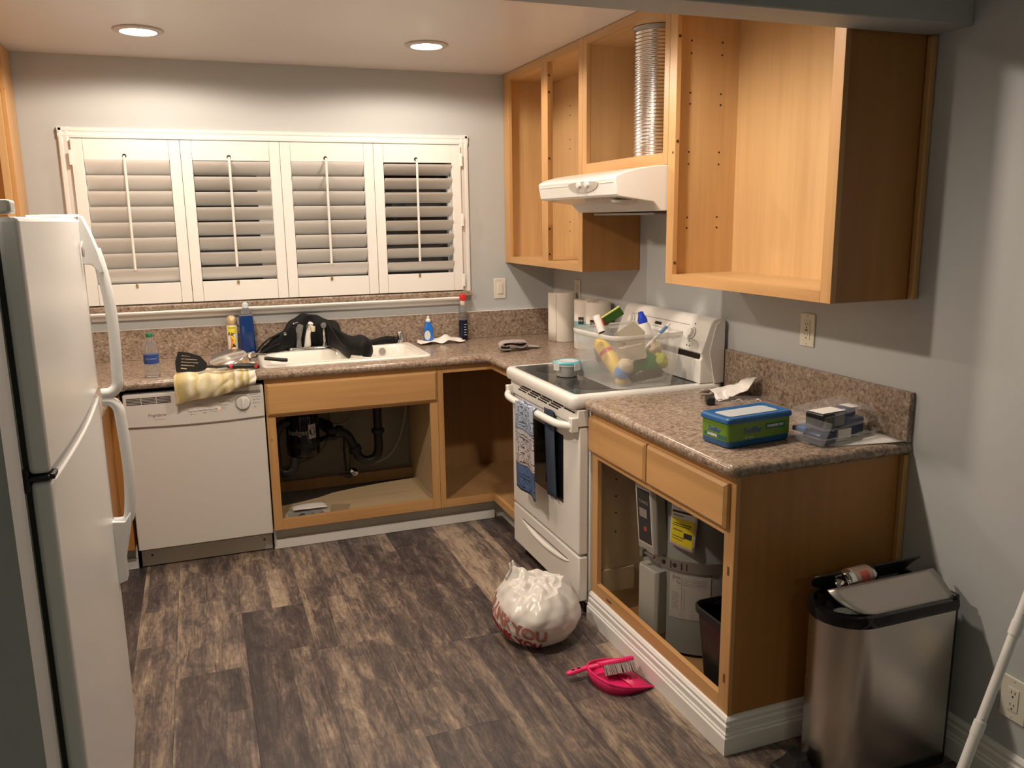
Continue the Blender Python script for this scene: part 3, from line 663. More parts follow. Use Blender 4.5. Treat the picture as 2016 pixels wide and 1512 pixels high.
h2 = bez([(FX+.004, yh, 1.120), (FX+.028, yh, 1.116), (FX+.044, yh, 1.095), (FX+.048, yh, 1.05), (FX+.052, yh, .96), (FX+.052, yh, .88), (FX+.046, yh, .80), (FX+.036, yh, .765), (FX+.004, yh, .758)], 6)
hm = MB().tube(h2, [.0125]*len(h2), 10, flat=1.25)
hm.prism([(FX-.004, .768), (FX+.030, .764), (FX+.047, .79), (FX+.045, .75), (FX+.034, .70), (FX+.022, .645), (FX+.022, .585), (FX-.004, .575)], 'y', yh-.016, yh+.030)
build('handle', hm, enamel, d2, .003)
# ---------------------------------------------------------------- range
XR = -.672
rg = thing('range', 'white freestanding electric range with black glass cooktop', 'range', (-.36, (YR0+YR1)/2, 0))
ya0, ya1 = YR1+.004, YR0-.004
build('body', B(XR+.045, -.02, ya0, ya1, .045, .905), rangew, rg, .004)
def rr2(i, z, r): return rrect(-.708+i, -.015, ya0-.002+i, ya1+.002-i, r, z, 6)
build('cooktop_frame', MB().loft([rr2(.004, .878, .03), rr2(0, .888, .032), rr2(0, .912, .032), rr2(.004, .924, .032), rr2(.012, .929, .03), rr2(.030, .930, .02), rr2(.034, .927, .018)]), rangew, rg, ang=60)
build('glass_top', MB().loft([rrect(-.672, -.075, ya0+.034, ya1-.034, .016, .9275, 4), rrect(-.672, -.075, ya0+.034, ya1-.034, .016, .9295, 4)]), glassb, rg)
for (x, y, r) in ((-.53, -1.24, .088), (-.53, -1.62, .105), (-.22, -1.25, .105), (-.22, -1.62, .088)):
    build('burner_ring', MB().lathe([(r, .92955), (r, .9299), (0, .9299)], (x, y, 0), 36), ringm, rg)
dr = build('oven_door', B(XR, XR+.040, ya0+.003, ya1-.003, .272, .800), rangew, rg, .006, seg=3)
build('oven_window', B(XR-.0012, XR+.001, -1.650, -1.235, .445, .735), blackg, dr, .0004)
build('vent_trim', B(XR-.006, XR+.040, ya0+.001, ya1-.001, .803, .872), rangew, rg, .004)
for q in range(4):
    for k in range(3):
        y0_ = ya1-.10-.118*q-.025*k; build('vent_slot', B(XR-.0068, XR-.0058, y0_-.100, y0_, .834+.011*k, .8405+.011*k), hole, rg)
build('vent_slot', B(XR-.0068, XR-.0058, ya0+.03, ya0+.13, .853, .8585), hole, rg)
hy = [(XR-.020, ya1-.018, .806), (XR-.036, ya1-.040, .806), (XR-.050, ya1-.085, .803), (XR-.053, ya1-.16, .800), (XR-.053, (ya0+ya1)/2, .798), (XR-.053, ya0+.16, .800), (XR-.050, ya0+.085, .803), (XR-.036, ya0+.040, .806), (XR-.020, ya0+.018, .806)]
hp = bez(hy, 5)
hd = build('handle', MB().tube(hp, .0155, 12).box(XR-.034, XR-.002, ya0+.001, ya0+.032, .782, .842).box(XR-.034, XR-.002, ya1-.032, ya1-.001, .782, .842), rangew, dr, .004)
dd = build('drawer_front', B(XR, XR+.040, ya0+.003, ya1-.003, .070, .262), rangew, rg, .006, seg=3)
def scoop(u, v):
    y = ya1-.10-.56*u; return (XR-.0005-.012*math.sin(math.pi*v)*(math.sin(math.pi*u)**.5), y, .216-.030*math.sin(math.pi*u)*.5-.028*v*(math.sin(math.pi*u)**.4))
build('drawer_pull', MB().grid(scoop, 20, 5), rangew, dd)
build('pull_shadow_gap', B(XR-.0008, XR+.001, ya0+.11, ya1-.11, .213, .2165), hole, dd)
for yy in (ya0+.05, ya1-.05): build('foot', MB().lathe([(.018, 0), (.018, .045)], (XR+.06, yy, 0), 10), black, rg)
build('rear_foot_rail', B(-.06, -.03, ya0+.02, ya1-.02, 0, .045), black, rg)
bgp = [(-.018, .930), (-.128, .930), (-.128, 1.028), (-.120, 1.036), (-.120, 1.050), (-.126, 1.056), (-.080, 1.176), (-.068, 1.190), (-.050, 1.196), (-.018, 1.192)]
bg = build('backguard', MB().prism(bgp, 'y', ya0+.006, ya1-.006), rangew, rg, .006, seg=3)
build('backguard_slot', B(-.1285, -.1195, ya0+.02, ya1-.02, 1.032, 1.052), hole, bg)
build('end_cap', MB().prism([(-.019, .93), (-.062, .93), (-.088, 1.06), (-.060, 1.170), (-.040, 1.186), (-.019, 1.184)], 'y', ya0-.001, ya0+.0055), dwmat, bg); build('end_cap', MB().prism([(-.019, .93), (-.062, .93), (-.088, 1.06), (-.060, 1.170), (-.040, 1.186), (-.019, 1.184)], 'y', ya1-.0055, ya1+.001), dwmat, bg)
fn = Vector((-.120, 0, .046)).normalized()
def onpanel(y, z, lift=0.):      # frame lying on the sloping control face
    t = (z-1.056)/.120; return frame_mtx((-.126+.046*t-lift*fn.x*-1 if False else -.126+.046*t-lift*.934, y, z+lift*.358), (0,-1,0), (.046, 0, .120))
for yy in (-1.688, -1.17, -1.27):
    kn = build('knob', MB().lathe([(.024, 0), (.024, .004), (.019, .006), (.018, .020), (.0, .021)], mtx=onpanel(yy, 1.125), seg=22), rangew, bg)
    build('knob_ring', MB().lathe([(.0255, -.0005), (.0255, .0025)], mtx=onpanel(yy, 1.125), seg=22), mat('knob_grey', (.30, .30, .29), .4), kn)
build('clock_display', MB().obox(onpanel(-1.405, 1.132, .0005), .055, .022, .002), blackg, bg)
build('panel_groove', MB().obox(onpanel(-1.40, 1.155, .0003), .50, .004, .001), mat('groove_grey', (.42, .41, .39), .5), bg)
o = dots('panel_mark', [tuple(onpanel(-1.688, z, .0008).translation) for z in (1.092, 1.163)] + [tuple(onpanel(y, 1.075, .0008).translation) for y in (-1.68, -1.70)], .0035, 'x', bg, ink)
# dish towel over the oven handle
tw = thing('dish_towel', 'blue and cream patterned dish towel hanging on the oven handle', 'towel', (XR-.055, -1.40, .55))
def towel(w0, w1, zlow, yc0, yc1, xo, back):
    def fn_(u, v):          # v from the hem (0) up the front, over the bar
        z = zlow+(0.822-zlow)*min(1, v/.93); k = min(1, v/.93)
        y = (yc0+(yc1-yc0)*(1-k))+(.5-u)*(w1+(w0-w1)*k)
        x = XR-.0735-.003-xo+.006*math.sin(u*9+z*5)*(1-k*.6)+.008*(1-k)*math.sin(u*3)
        if v > .93: a = (v-.93)/.07*math.pi*.55; x = XR-.053-.0215*math.cos(a); z = .800+.0215*math.sin(a)
        return (x, y, z)
    return fn_
build('front_fall', MB().grid(towel(.190, .235, .425, -1.405, -1.420, 0, 0), 14, 40), damask, tw, solid=.005)
def tback(u, v):
    z = .45+.37*v; return (XR-.014-.004*math.sin(7*u), -1.535-.03*(1-v)+(.5-u)*.10, z)
build('back_fall', MB().grid(tback, 6, 16), mat('towel_reverse', (.04, .06, .10), .95), tw, solid=.004)
# ---------------------------------------------------------------- range hood and duct
hood = thing('range_hood', 'white under-cabinet range hood with two knobs', 'range hood', (-.26, (YR0+YR1)/2, 1.62))
HP = [(-.003, 1.798), (-.318, 1.798), (-.372, 1.794), (-.446, 1.783), (-.500, 1.769), (-.524, 1.758), (-.531, 1.750), (-.520, 1.690), (-.512, 1.682), (-.363, 1.661), (-.331, 1.626), (-.003, 1.622)]
build('shell', MB().prism(HP, 'y', YR1+.003, YR0-.003), rangew, hood, .004, ang=25, seg=3)
def onhood(y, z): t = (1.75-z)/.06; return frame_mtx((-.531+.011*t-.0008, y, z), (0,-1,0), (-.011, 0, .06))
op = MB(); ov = [(.140*math.cos(a), -.036*math.sin(a) if math.sin(a) > 0 else -.010*math.sin(a)) for a in [2*math.pi*i/28 for i in range(28)]]
mx = onhood(-1.525, 1.738)
op.loft([[mx @ Vector((p[0], p[1], 0)) for p in ov], [mx @ Vector((p[0], p[1], .0022)) for p in ov]])
pl = build('control_plate', op, mat('plate_offwhite', (.50, .47, .42), .35), hood, .0006)
for yy in (-1.500, -1.575): build('knob', MB().lathe([(.0125, .002), (.0115, .014), (.0, .015)], mtx=onhood(yy, 1.736), seg=14), white, pl)
build('groove', MB().box(-.5299, -.5285, -1.375, YR0-.02, 1.7345, 1.7375).box(-.5299, -.5285, YR1+.02, -1.675, 1.7345, 1.7375), white, hood)
build('plate_lettering', text_mb('LIGHT', .006, onhood(-1.435, 1.735)), ink, pl)
build('light_lens', MB().lathe([(.055, 0), (.050, -.010), (.03, -.018), (0, -.020)], (-.43, -1.70, 1.671), 20), mat('lens', (.6, .58, .54), .3), hood)
build('filter', B(-.30, -.06, -1.70, -1.16, 1.612, 1.6215), mat('filter_grey', (.35, .33, .30), .4, .6), hood, .002)
du = thing('duct', 'ribbed silver flexible vent duct standing in the cabinet above the hood', 'duct', (-.17, -1.46, 1.835))
pr = []; nr = 37
for i in range(nr):
    z = 1.838+.0143*i; pr += [(.086, z), (.0905, z+.0035), (.0905, z+.0075), (.086, z+.011)]
build('ribbed_pipe', MB().lathe(pr, (-.165, -1.462, 0), 40), alu, du, ang=80)
build('ceiling_collar', MB().lathe([(.094, 2.352), (.100, 2.3605), (.100, 2.364)], (-.165, -1.462, 0), 30), mat('foil_tape', (.42, .40, .38), .45, .7), du)
# ---------------------------------------------------------------- switch and outlets
def wallplate(name, label, mtx, kind, w=.074, h=.118):
    t = thing(name, label, 'switch' if kind == 'rocker' else 'outlet', mtx.translation)
    def mb_box(x0, x1, y0, y1, z0, z1): return MB().add([mtx @ Vector((x, y, z)) for x in (x0, x1) for y in (y0, y1) for z in (z0, z1)], [(0,1,3,2),(4,6,7,5),(0,4,5,1),(2,3,7,6),(0,2,6,4),(1,5,7,3)])
    build('plate', mb_box(-w/2, w/2, -h/2, h/2, 0, .006), almond, t, .003)
    if kind == 'rocker':
        build('rocker', mb_box(-.016, .016, -.032, .032, .006, .011), almond, t, .002)
    else:
        f = build('receptacle', mb_box(-.0165, .0165, -.034, .034, .006, .0085), almond, t, .002)
        sl = MB()
        for c in (-.018, .018):
            for dx in (-.0055, .0055):
                m2 = mb_box(dx-.001, dx+.001, c-.001, c+.007, .0084, .0088); sl.add(m2.v, m2.f)
            m2 = MB().lathe([(.0028, .0084), (.0028, .0088)], mtx=mtx @ Matrix.Translation((0, c-.009, 0)), seg=8); sl.add(m2.v, m2.f)
        if kind == 'gfci': m2 = mb_box(-.006, .006, -.002, .002, .0084, .0092); sl.add(m2.v, m2.f)
        build('slots', sl, hole, f)
    for s_ in (-1, 1): build('screw', MB().lathe([(.003, .006), (.003, .0068)], mtx=mtx @ Matrix.Translation((0, s_*(h/2-.010), 0)), seg=8), mat('ivory_screw', (.5, .46, .38), .4), t)
wallplate('light_switch', 'ivory rocker light switch on the window wall', FRONT_Y(-.346, -.0005, 1.199), 'rocker')
wallplate('outlet', 'ivory outlet under the large right wall cabinet', FRONT_X(-.0005, -2.278, 1.203), 'gfci')
wallplate('outlet', 'ivory outlet behind the paper towel roll', FRONT_X(-.0005, -.352, 1.20), 'duplex')
wallplate('outlet', 'ivory outlet low on the right wall behind the white pole', FRONT_X(-.0005, -3.193, .286), 'duplex', .078, .126)
# ---------------------------------------------------------------- sink and tap
sk = thing('sink', 'white double-bowl drop-in sink below the shuttered window', 'sink', (-1.337, -.30, ZC))
def basin(x0, x1, y0, y1, zb):
    return [rrect(x0, x1, y0, y1, .05, ZC+.010), rrect(x0+.004, x1-.004, y0+.004, y1-.004, .05, ZC+.004), rrect(x0+.012, x1-.012, y0+.012, y1-.012, .05, ZC-.05), rrect(x0+.022, x1-.022, y0+.022, y1-.022, .05, zb+.03), rrect(x0+.05, x1-.05, y0+.05, y1-.05, .04, zb)]
XM0, XM1 = -1.300, -1.262
bl = (-1.715, XM0, -.515, -.150); br = (XM1, -.962, -.515, -.115)
bmk = bmesh.new()
def loop(pts):
    vs = [bmk.verts.new(p) for p in pts]; return [bmk.edges.new((vs[i], vs[(i+1) % len(vs)])) for i in range(len(vs))]
ed = loop(rrect(-1.748, -.926, -.548, -.052, .04, ZC+.010)) + loop(basin(*bl, .76)[0]) + loop(basin(*br, .78)[0])
bmesh.ops.triangle_fill(bmk, use_beauty=True, use_dissolve=False, edges=ed)
bmk.verts.index_update()
deck = MB(); deck.add([v.co.copy() for v in bmk.verts], [tuple(v.index for v in f.verts) for f in bmk.faces]); bmk.free()
deck.loft([rrect(-1.758, -.916, -.558, -.042, .045, ZC+.0005), rrect(-1.757, -.917, -.557, -.043, .045, ZC+.006), rrect(-1.748, -.926, -.548, -.052, .04, ZC+.010)], cap=(False, False))
build('rim', deck, porcelain, sk, ang=60)
for q, zb in ((bl, .76), (br, .78)):
    bo = build('bowl', MB().loft(basin(*q, zb), cap=(False, True)), porcelain, sk, ang=60, solid=.004)
    build('drain', MB().lathe([(.038, .002), (.036, .004), (.030, .003), (.0, .001)], ((q[0]+q[1])/2, (q[2]+q[3])/2, zb), 20), chrome, bo)
build('overflow', MB().lathe([(.020, 0), (.018, .004), (.0, .004)], mtx=frame_mtx((-1.09, -.132, .892), (1,0,0), (0,.2,1)), seg=16), mat('overflow_grey', (.5, .48, .45), .3, .6), sk)
fa = thing('faucet', 'chrome sink faucet with tall spout and clear handle before black bag', 'faucet', (-1.46, -.100, ZC+.010))
zf = ZC+.0105
build('base_plate', MB().loft([rrect(-1.60, -1.345, -.132, -.072, .029, zf), rrect(-1.60, -1.345, -.132, -.072, .029, zf+.010), rrect(-1.594, -1.351, -.126, -.078, .024, zf+.017)]), chrome, fa, ang=50)
build('spout', MB().loft([rrect(-1.512, -1.470, -.120, -.084, .010, zf+.015), rrect(-1.503, -1.470, -.128, -.094, .010, zf+.08), rrect(-1.493, -1.463, -.150, -.116, .010, zf+.125)]).tube([(-1.478, -.133, zf+.115), (-1.474, -.138, zf+.135), (-1.470, -.145, zf+.148)], [.017, .019, .015], 12), chrome, fa, .003, ang=50)
build('spout_tip', MB().lathe([(.010, -.014), (.012, 0), (.012, .012)], mtx=frame_mtx((-1.462, -.160, zf+.118), (1,0,0), (0,1,.1)), seg=14), mat('aerator_cream', (.72, .66, .48), .4), fa)
build('lever_handle', MB().tube([(-1.533, -.095, zf+.016), (-1.532, -.097, zf+.06), (-1.527, -.105, zf+.115), (-1.520, -.110, zf+.135)], [.015, .011, .019, .015], 12), acry, fa)
build('mixer_stem', MB().lathe([(.016, .015), (.014, .03), (.008, .034), (.0085, .065), (.006, .068), (.0085, .075), (.0085, .100), (.0045, .104), (.0045, .112)], (-1.398, -.100, zf), 14), chrome, fa)
build('crystal_knob', MB().lathe([(.0, .110), (.010, .113), (.016, .124), (.016, .130), (.010, .140), (.0, .142)], (-1.398, -.100, zf), 12), acry, fa)
ag = thing('air_gap', 'small chrome air gap cylinder at the right rear sink corner', 'air gap', (-.975, -.078, ZC+.010))
build('cap', MB().lathe([(.024, .0005), (.024, .004), (.020, .006), (.020, .062), (.018, .066), (.0, .068)], (-.975, -.078, ZC+.010), 20), chrome, ag)
# ---------------------------------------------------------------- black bag around the tap
def wob(p, k, a): return Vector(p) + Vector((fbm(p, k), fbm((p[1]+7, p[2], p[0]), k), fbm((p[2]+3, p[0], p[1]+9), k)))*a
def heap(stations, seg=16, amp=.008, k=22, pw=.8):    # (x, ymid, yhalf, zlow, zhigh)
    rings = []
    for (x, ym, yh, zl, zh) in stations:
        ring = []
        for i in range(seg):
            a = 2*math.pi*i/seg; c, s_ = math.cos(a), math.sin(a)
            y = ym+yh*math.copysign(abs(c)**pw, c); z = (zl+zh)/2+(zh-zl)/2*math.copysign(abs(s_)**pw, s_)
            p = wob((x, y, z), k, amp); p.z = max(p.z, zl)
            ring.append(tuple(p))
        rings.append(ring)
    return rings
def dens(st, n=4):
    out = []
    P = [Vector(s_[:3]) for s_ in st]
    c = bez([(s_[0], s_[3], s_[4]) for s_ in st], n); d = bez([(s_[1], s_[2], 0) for s_ in st], n)
    return [(a.x, b_.x, max(b_.y, .003), a.y, a.z) for a, b_ in zip(c, d)]
bb = thing('shoulder_bag', 'black nylon bag slumped behind the faucet and into the sink', 'bag', (-1.47, -.08, ZC))
zs = ZC+.011
bagst = [(-1.735, -.135, .030, zs+.002, zs+.020), (-1.70, -.12, .035, zs, zs+.055), (-1.655, -.105, .04, zs, zs+.088), (-1.61, -.085, .04, zs, zs+.110), (-1.575, -.066, .035, zs, zs+.150), (-1.535, -.055, .03, zs, zs+.172), (-1.49, -.048, .024, zs, zs+.197), (-1.44, -.048, .024, zs, zs+.182), (-1.39, -.052, .028, zs, zs+.166), (-1.345, -.068, .035, zs, zs+.150), (-1.315, -.09, .045, zs, zs+.115), (-1.30, -.10, .04, zs+.005, zs+.07)]
build('bag_body', MB().loft(heap(dens(bagst), 18, .012, 18)), blackcloth, bb, sub=1, ang=180)
flap = [(-1.385, -.15, .03, zs+.01, zs+.150), (-1.350, -.20, .06, zs+.004, zs+.128), (-1.315, -.28, .085, zs-.030, zs+.098), (-1.280, -.33, .095, zs-.045, zs+.090), (-1.250, -.35, .095, zs-.045, zs+.098), (-1.222, -.35, .085, zs-.035, zs+.090), (-1.198, -.35, .06, zs-.02, zs+.070), (-1.186, -.35, .03, zs, zs+.045)]
build('bag_flap', MB().loft(heap(dens(flap), 18, .010, 14)), blackcloth, bb, sub=1, ang=180)
build('piping', MB().tube(bez([(-1.385, -.185, zs+.145), (-1.365, -.235, zs+.10), (-1.335, -.325, zs+.045), (-1.29, -.395, zs+.03), (-1.25, -.395, zs+.055), (-1.225, -.375, zs+.088)], 6), .003, 6), black, bb)
build('strap', MB().tube(bez([(-1.63, -.135, zs+.10), (-1.69, -.15, zs+.075), (-1.735, -.16, zs+.04), (-1.765, -.165, zs+.004), (-1.785, -.17, zs-.004)], 6), .011, 8, flat=.35), blackcloth, bb)
build('strap', MB().tube(bez([(-1.64, -.15, zs+.05), (-1.70, -.165, zs+.03), (-1.75, -.18, zs+.006), (-1.79, -.19, zs-.005)], 6), .012, 8, flat=.4), blackcloth, bb)
build('buckle', MB().lathe([(.010, 0), (.008, .004), (.0, .005)], mtx=frame_mtx((-1.605, -.128, zs+.095), (1,0,0), (0,0,1)), seg=12).tube([(-1.56, -.110, zs+.145), (-1.535, -.105, zs+.150)], .004, 6), chrome, bb)
b2 = thing('black_pouch', 'flat black zip pouch lying on the rear sink rim by air gap', 'pouch', (-1.09, -.085, zs))
build('pouch_body', MB().loft(heap(dens([(-1.215, -.090, .018, zs, zs+.012), (-1.16, -.080, .024, zs, zs+.022), (-1.10, -.074, .026, zs, zs+.034), (-1.03, -.070, .026, zs, zs+.040), (-.998, -.068, .02, zs, zs+.036)]), 14, .006, 30)), blackcloth, b2, ang=180)
# ---------------------------------------------------------------- bottles along the back of the counter
def body_lathe(name, prof, x, y, z, m, t, seg=20, **k): return build(name, MB().lathe(prof, (x, y, z), seg, **k), m, t, ang=45)
x, y = -2.243, -.575
wbt = thing('water_bottle', 'clear water bottle with green cap on the left counter', 'bottle', (x, y, ZC))
body_lathe('bottle_body', [(.0, .002), (.026, .001), (.032, .006), (.033, .02), (.031, .026), (.033, .032), (.031, .038), (.033, .046), (.0325, .060), (.0325, .108), (.033, .118), (.0325, .135), (.026, .160), (.0135, .180), (.0125, .192)], x, y, ZC+.0005, clearp, wbt, 24)
body_lathe('label', [(.0331, .066), (.0331, .108)], x, y, ZC, mat('label_blue', (.03, .07, .28), .4), wbt, 24)
body_lathe('cap', [(.0145, .186), (.0145, .202), (.013, .204), (.0, .204)], x, y, ZC, green, wbt)
wl = lambda v: Vector((x+.0334*math.sin(v.x/.0334), y-.0334*math.cos(v.x/.0334), ZC+.090+v.y))
build('label_lettering', text_mb('Arrowhead', .011, None, warp=wl), palebl, wbt)
x, y = -1.868, -.080
ae = thing('aerosol_can', 'white aerosol air freshener can with gold cap and fruit print', 'spray can', (x, y, ZC))
body_lathe('can_body', [(.0, .001), (.026, .001), (.027, .004), (.027, .158), (.024, .163)], x, y, ZC, white, ae)
body_lathe('cap', [(.0245, .163), (.0265, .166), (.0260, .190), (.021, .205), (.010, .213), (.0, .214)], x, y, ZC, gold, ae)
def wrapm(rad_, x, y, z0): return lambda u, v: (x+rad_*math.sin(u), y-rad_*math.cos(u), z0+v)
def patch(pts, rr, x, y, z0, m, name, t):
    f = wrapm(rr, x, y, z0); mb = MB(); mb.grid(lambda u, v: f(pts(u, v)[0], pts(u, v)[1]), 10, 10); return build(name, mb, m, t)
patch(lambda u, v: (-1.0+1.7*u, .118+.040*v), .0273, x, y, ZC, yellowp, 'yellow_panel', ae)
patch(lambda u, v: (-.75+.75*u+.35*math.sin(3*v), .03+.09*v), .0274, x, y, ZC, orange, 'orange_fruit', ae)
patch(lambda u, v: (-.20+.45*u+.35*math.sin(5*v), .07+.045*v), .0276, x, y, ZC, yellowp, 'yellow_swirl', ae)
patch(lambda u, v: (-.35+.55*u*(1-.6*v), .012+.042*v), .0275, x, y, ZC, mat('berry_red', (.5, .02, .03), .5), 'red_berry', ae)
patch(lambda u, v: (-.1+.5*u, .05+.018*v*(1-.5*u)), .0277, x, y, ZC, dkgreen, 'leaf', ae)
wl2 = lambda v: Vector((x+.0278*math.sin(v.x/.0278-.25), y-.0278*math.cos(v.x/.0278-.25), ZC+.128+v.y))
build('can_lettering', text_mb('Air', .028, None, warp=lambda v: Vector((x+.0278*math.sin(v.x/.0278-.35), y-.0278*math.cos(v.x/.0278-.35), ZC+.118+v.y)), bold=.0006), ink, ae)
build('can_lettering', text_mb('ODOR', .010, None, warp=lambda v: Vector((x+.0279*math.sin(v.x/.0279-.2), y-.0279*math.cos(v.x/.0279-.2), ZC+.149+v.y))), ink, ae)
x, y = -1.796, -.105
rf = thing('refill_bottle', 'tall clear bottle of deep blue liquid beside the aerosol can', 'bottle', (x, y, ZC))
def sq(sx, sy, z, r): return rrect(x-sx, x+sx, y-sy, y+sy, r, z, 4)
build('bottle_body', MB().loft([sq(.034, .026, ZC+.2122, .014), sq(.034, .026, ZC+.215, .014), sq(.030, .024, ZC+.225, .014), sq(.016, .016, ZC+.244, .012), sq(.014, .014, ZC+.256, .012)]), clearp, rf, ang=50)
build('liquid', MB().loft([sq(.039, .027, ZC+.001, .014), sq(.041, .029, ZC+.008, .014), sq(.034, .026, ZC+.212, .014)]), blue_liq, rf, ang=50)
body_lathe('cap', [(.0165, .252), (.0165, .272), (.010, .275), (.010, .283), (.0, .284)], x, y, ZC, mat('frosted_cap', (.62, .70, .76), .4), rf)
x, y = -.808, -.075
ds = thing('dish_soap_bottle', 'small bright blue dish soap bottle standing on crumpled napkin', 'bottle', (x, y, ZC))
sq2 = lambda sx, sy, z, r: rrect(x-sx, x+sx, y-sy, y+sy, r, z, 4)
build('bottle_body', MB().loft([sq2(.024, .017, ZC+.007, .012), sq2(.027, .019, ZC+.015, .012), sq2(.025, .018, ZC+.060, .012), sq2(.026, .018, ZC+.092, .012), sq2(.018, .015, ZC+.102, .012), sq2(.014, .014, ZC+.122, .010)]), dawn, ds, ang=50)
body_lathe('cap', [(.0145, .120), (.0145, .132), (.007, .138), (.0075, .152), (.0, .154)], x, y, ZC, white, ds)
build('label', MB().lathe([(.018, 0), (.018, .001)], mtx=frame_mtx((x-.012, y-.0195, ZC+.045), (1,0,0), (0,0,1)), seg=18, sy=1.5), palebl, ds)
x, y = -.600, -.075
sp = thing('measuring_bottle', 'clear bottle of navy liquid with red nozzle in the window corner', 'bottle', (x, y, ZC))
body_lathe('bottle_body', [(.0252, .1205), (.0250, .122), (.0215, .128), (.017, .195), (.012, .203), (.012, .212)], x, y, ZC, clearp, sp)
body_lathe('liquid', [(.0, .001), (.024, .001), (.0262, .006), (.0254, .120), (.0, .121)], x, y, ZC, navy_liq, sp)
body_lathe('collar', [(.0145, .205), (.016, .208), (.016, .232), (.012, .238), (.0, .239)], x, y, ZC, mat('ivory_collar', (.68, .58, .50), .4), sp)
build('nozzle', MB().lathe([(.0, -.026), (.016, -.022), (.0185, -.006), (.0185, .006), (.014, .014), (.0, .016)], mtx=frame_mtx((x, y-.004, ZC+.248), (1,0,0), (0,0,1)), seg=16, sx=1.05, sy=1.25), red, sp)
mk = MB()
for k in range(5):
    m2 = MB().box(x-.003, x+.012-.003*(k % 2), y-.0272, y-.0265, ZC+.034+.015*k, ZC+.037+.015*k); mk.add(m2.v, m2.f)
build('scale_marks', mk, palebl, sp)
# napkins and cloths
def crumple(x0, x1, y0, y1, hfun, nu=22, nv=14, amp=.004, k=30, seed=0):
    def f(u, v):
        x_ = x0+(x1-x0)*u; y_ = y0+(y1-y0)*v
        return (x_+fbm((u*3+seed, v*3, 2), 1.3)*.018, y_+fbm((u*3, v*3+seed, 5), 1.3)*.018, ZC+.0025+max(0, hfun(u, v)+fbm((x_+seed, y_, seed), k)*amp))
    return f
nk = thing('paper_napkin', 'crumpled white paper napkin under the dish soap bottle', 'napkin', (-.75, -.10, ZC))
build('sheet', MB().grid(crumple(-.885, -.625, -.175, -.055, lambda u, v: .004+.034*math.exp(-((u-.66)**2)/.02-((v-.55)**2)/.12)+.012*abs(math.sin(u*7+v*2)), seed=1), 26, 14), paper, nk, solid=.0012, ang=25)
rg2 = thing('grey_rag', 'folded grey rag lying on the counter near the range corner', 'cloth', (-.47, -.50, ZC))
roll = bez([(-.500, 0, .008), (-.545, 0, .010), (-.565, 0, .026), (-.545, 0, .044), (-.49, 0, .046), (-.43, 0, .043), (-.405, 0, .034), (-.425, 0, .016), (-.46, 0, .018), (-.50, 0, .030), (-.535, 0, .026)], 4)
def ragf(u, v):
    i = u*(len(roll)-1); a = int(min(i, len(roll)-2)); p = roll[a].lerp(roll[a+1], i-a)
    return (p.x+.035*v+fbm((u*4, v*3, 1), 1)*.006, -.60+.13*v+.10*(p.x+.5), ZC+p.z*(1-.12*v)+.004+fbm((u*6, v*4, 3), 1)*.003)
build('folded_cloth', MB().grid(ragf, 40, 10), greyrag, rg2, solid=.007, sub=1, ang=180)
build('corner_flap', MB().grid(lambda u, v: (-.43+.115*u+.01*v, -.545+.12*v*(1-.6*u)+.0*u, ZC+.006+.022*(1-u)*(.5+.5*v)+.004*math.sin(5*v)), 10, 8), greyrag, rg2, solid=.005, ang=180)
# paper towels
def towel_roll(x, y, h, r, lab, wrap=None, group=None):
    t = thing('paper_towel_roll', lab, 'paper towels', (x, y, ZC), group)
    build('roll', MB().lathe([(.022, .001), (r-.002, .001), (r, .004), (r, h-.004), (r-.003, h), (.021, h), (.020, h-.02)], (x, y, ZC), 32), papert, t, ang=50)
    return t
ptl = towel_roll(-.078, -.345, .278, .064, 'single unwrapped paper towel roll in the counter corner')
def loosesheet(u, v):
    a = rad(-205+42*u); rr = .0655+.030*(1-u)**1.5; return (-.078+rr*math.cos(a), -.345+rr*math.sin(a), ZC+.002+.274*v)
build('loose_sheet', MB().grid(loosesheet, 10, 4), papert, ptl, solid=.001)
for x, y, lab, tx in ((-.085, -.640, 'wrapped paper towel roll with teal band, left one behind the bin', 'AND'), (-.085, -.782, 'wrapped paper towel roll with teal band, nearest the range backguard', 'TWO')):
    t = towel_roll(x, y, .262, .066, lab, group='wrapped paper towel rolls')
    for z0_, z1_, m_, nm, q in ((.100, .150, teal, 'teal_band', 0), (.040, .100, palebl, 'pale_band', 0)):
        build(nm, MB().lathe([(.0664, z0_), (.0664, z1_)], (x, y, ZC), 32), m_, t)
    f = wrapm(.0668, x, y, ZC)
    tg = build('black_tag', MB().grid(lambda u, v: f(-1.15+.48*u, .136+.038*v), 8, 2), ink, t)
    build('tag_lettering', text_mb(tx, .013, None, warp=lambda v, x=x, y=y: Vector((x+.0671*math.sin(-.91+v.x/.067), y-.0671*math.cos(-.91+v.x/.067), ZC+.155+v.y)), bold=.0004), white, tg)
    build('band_lettering', text_mb('TOWELS', .014, None, warp=lambda v, x=x, y=y: Vector((x+.0671*math.sin(-.55+v.x/.067), y-.0671*math.cos(-.55+v.x/.067), ZC+.088+v.y))), inkgrey, t)
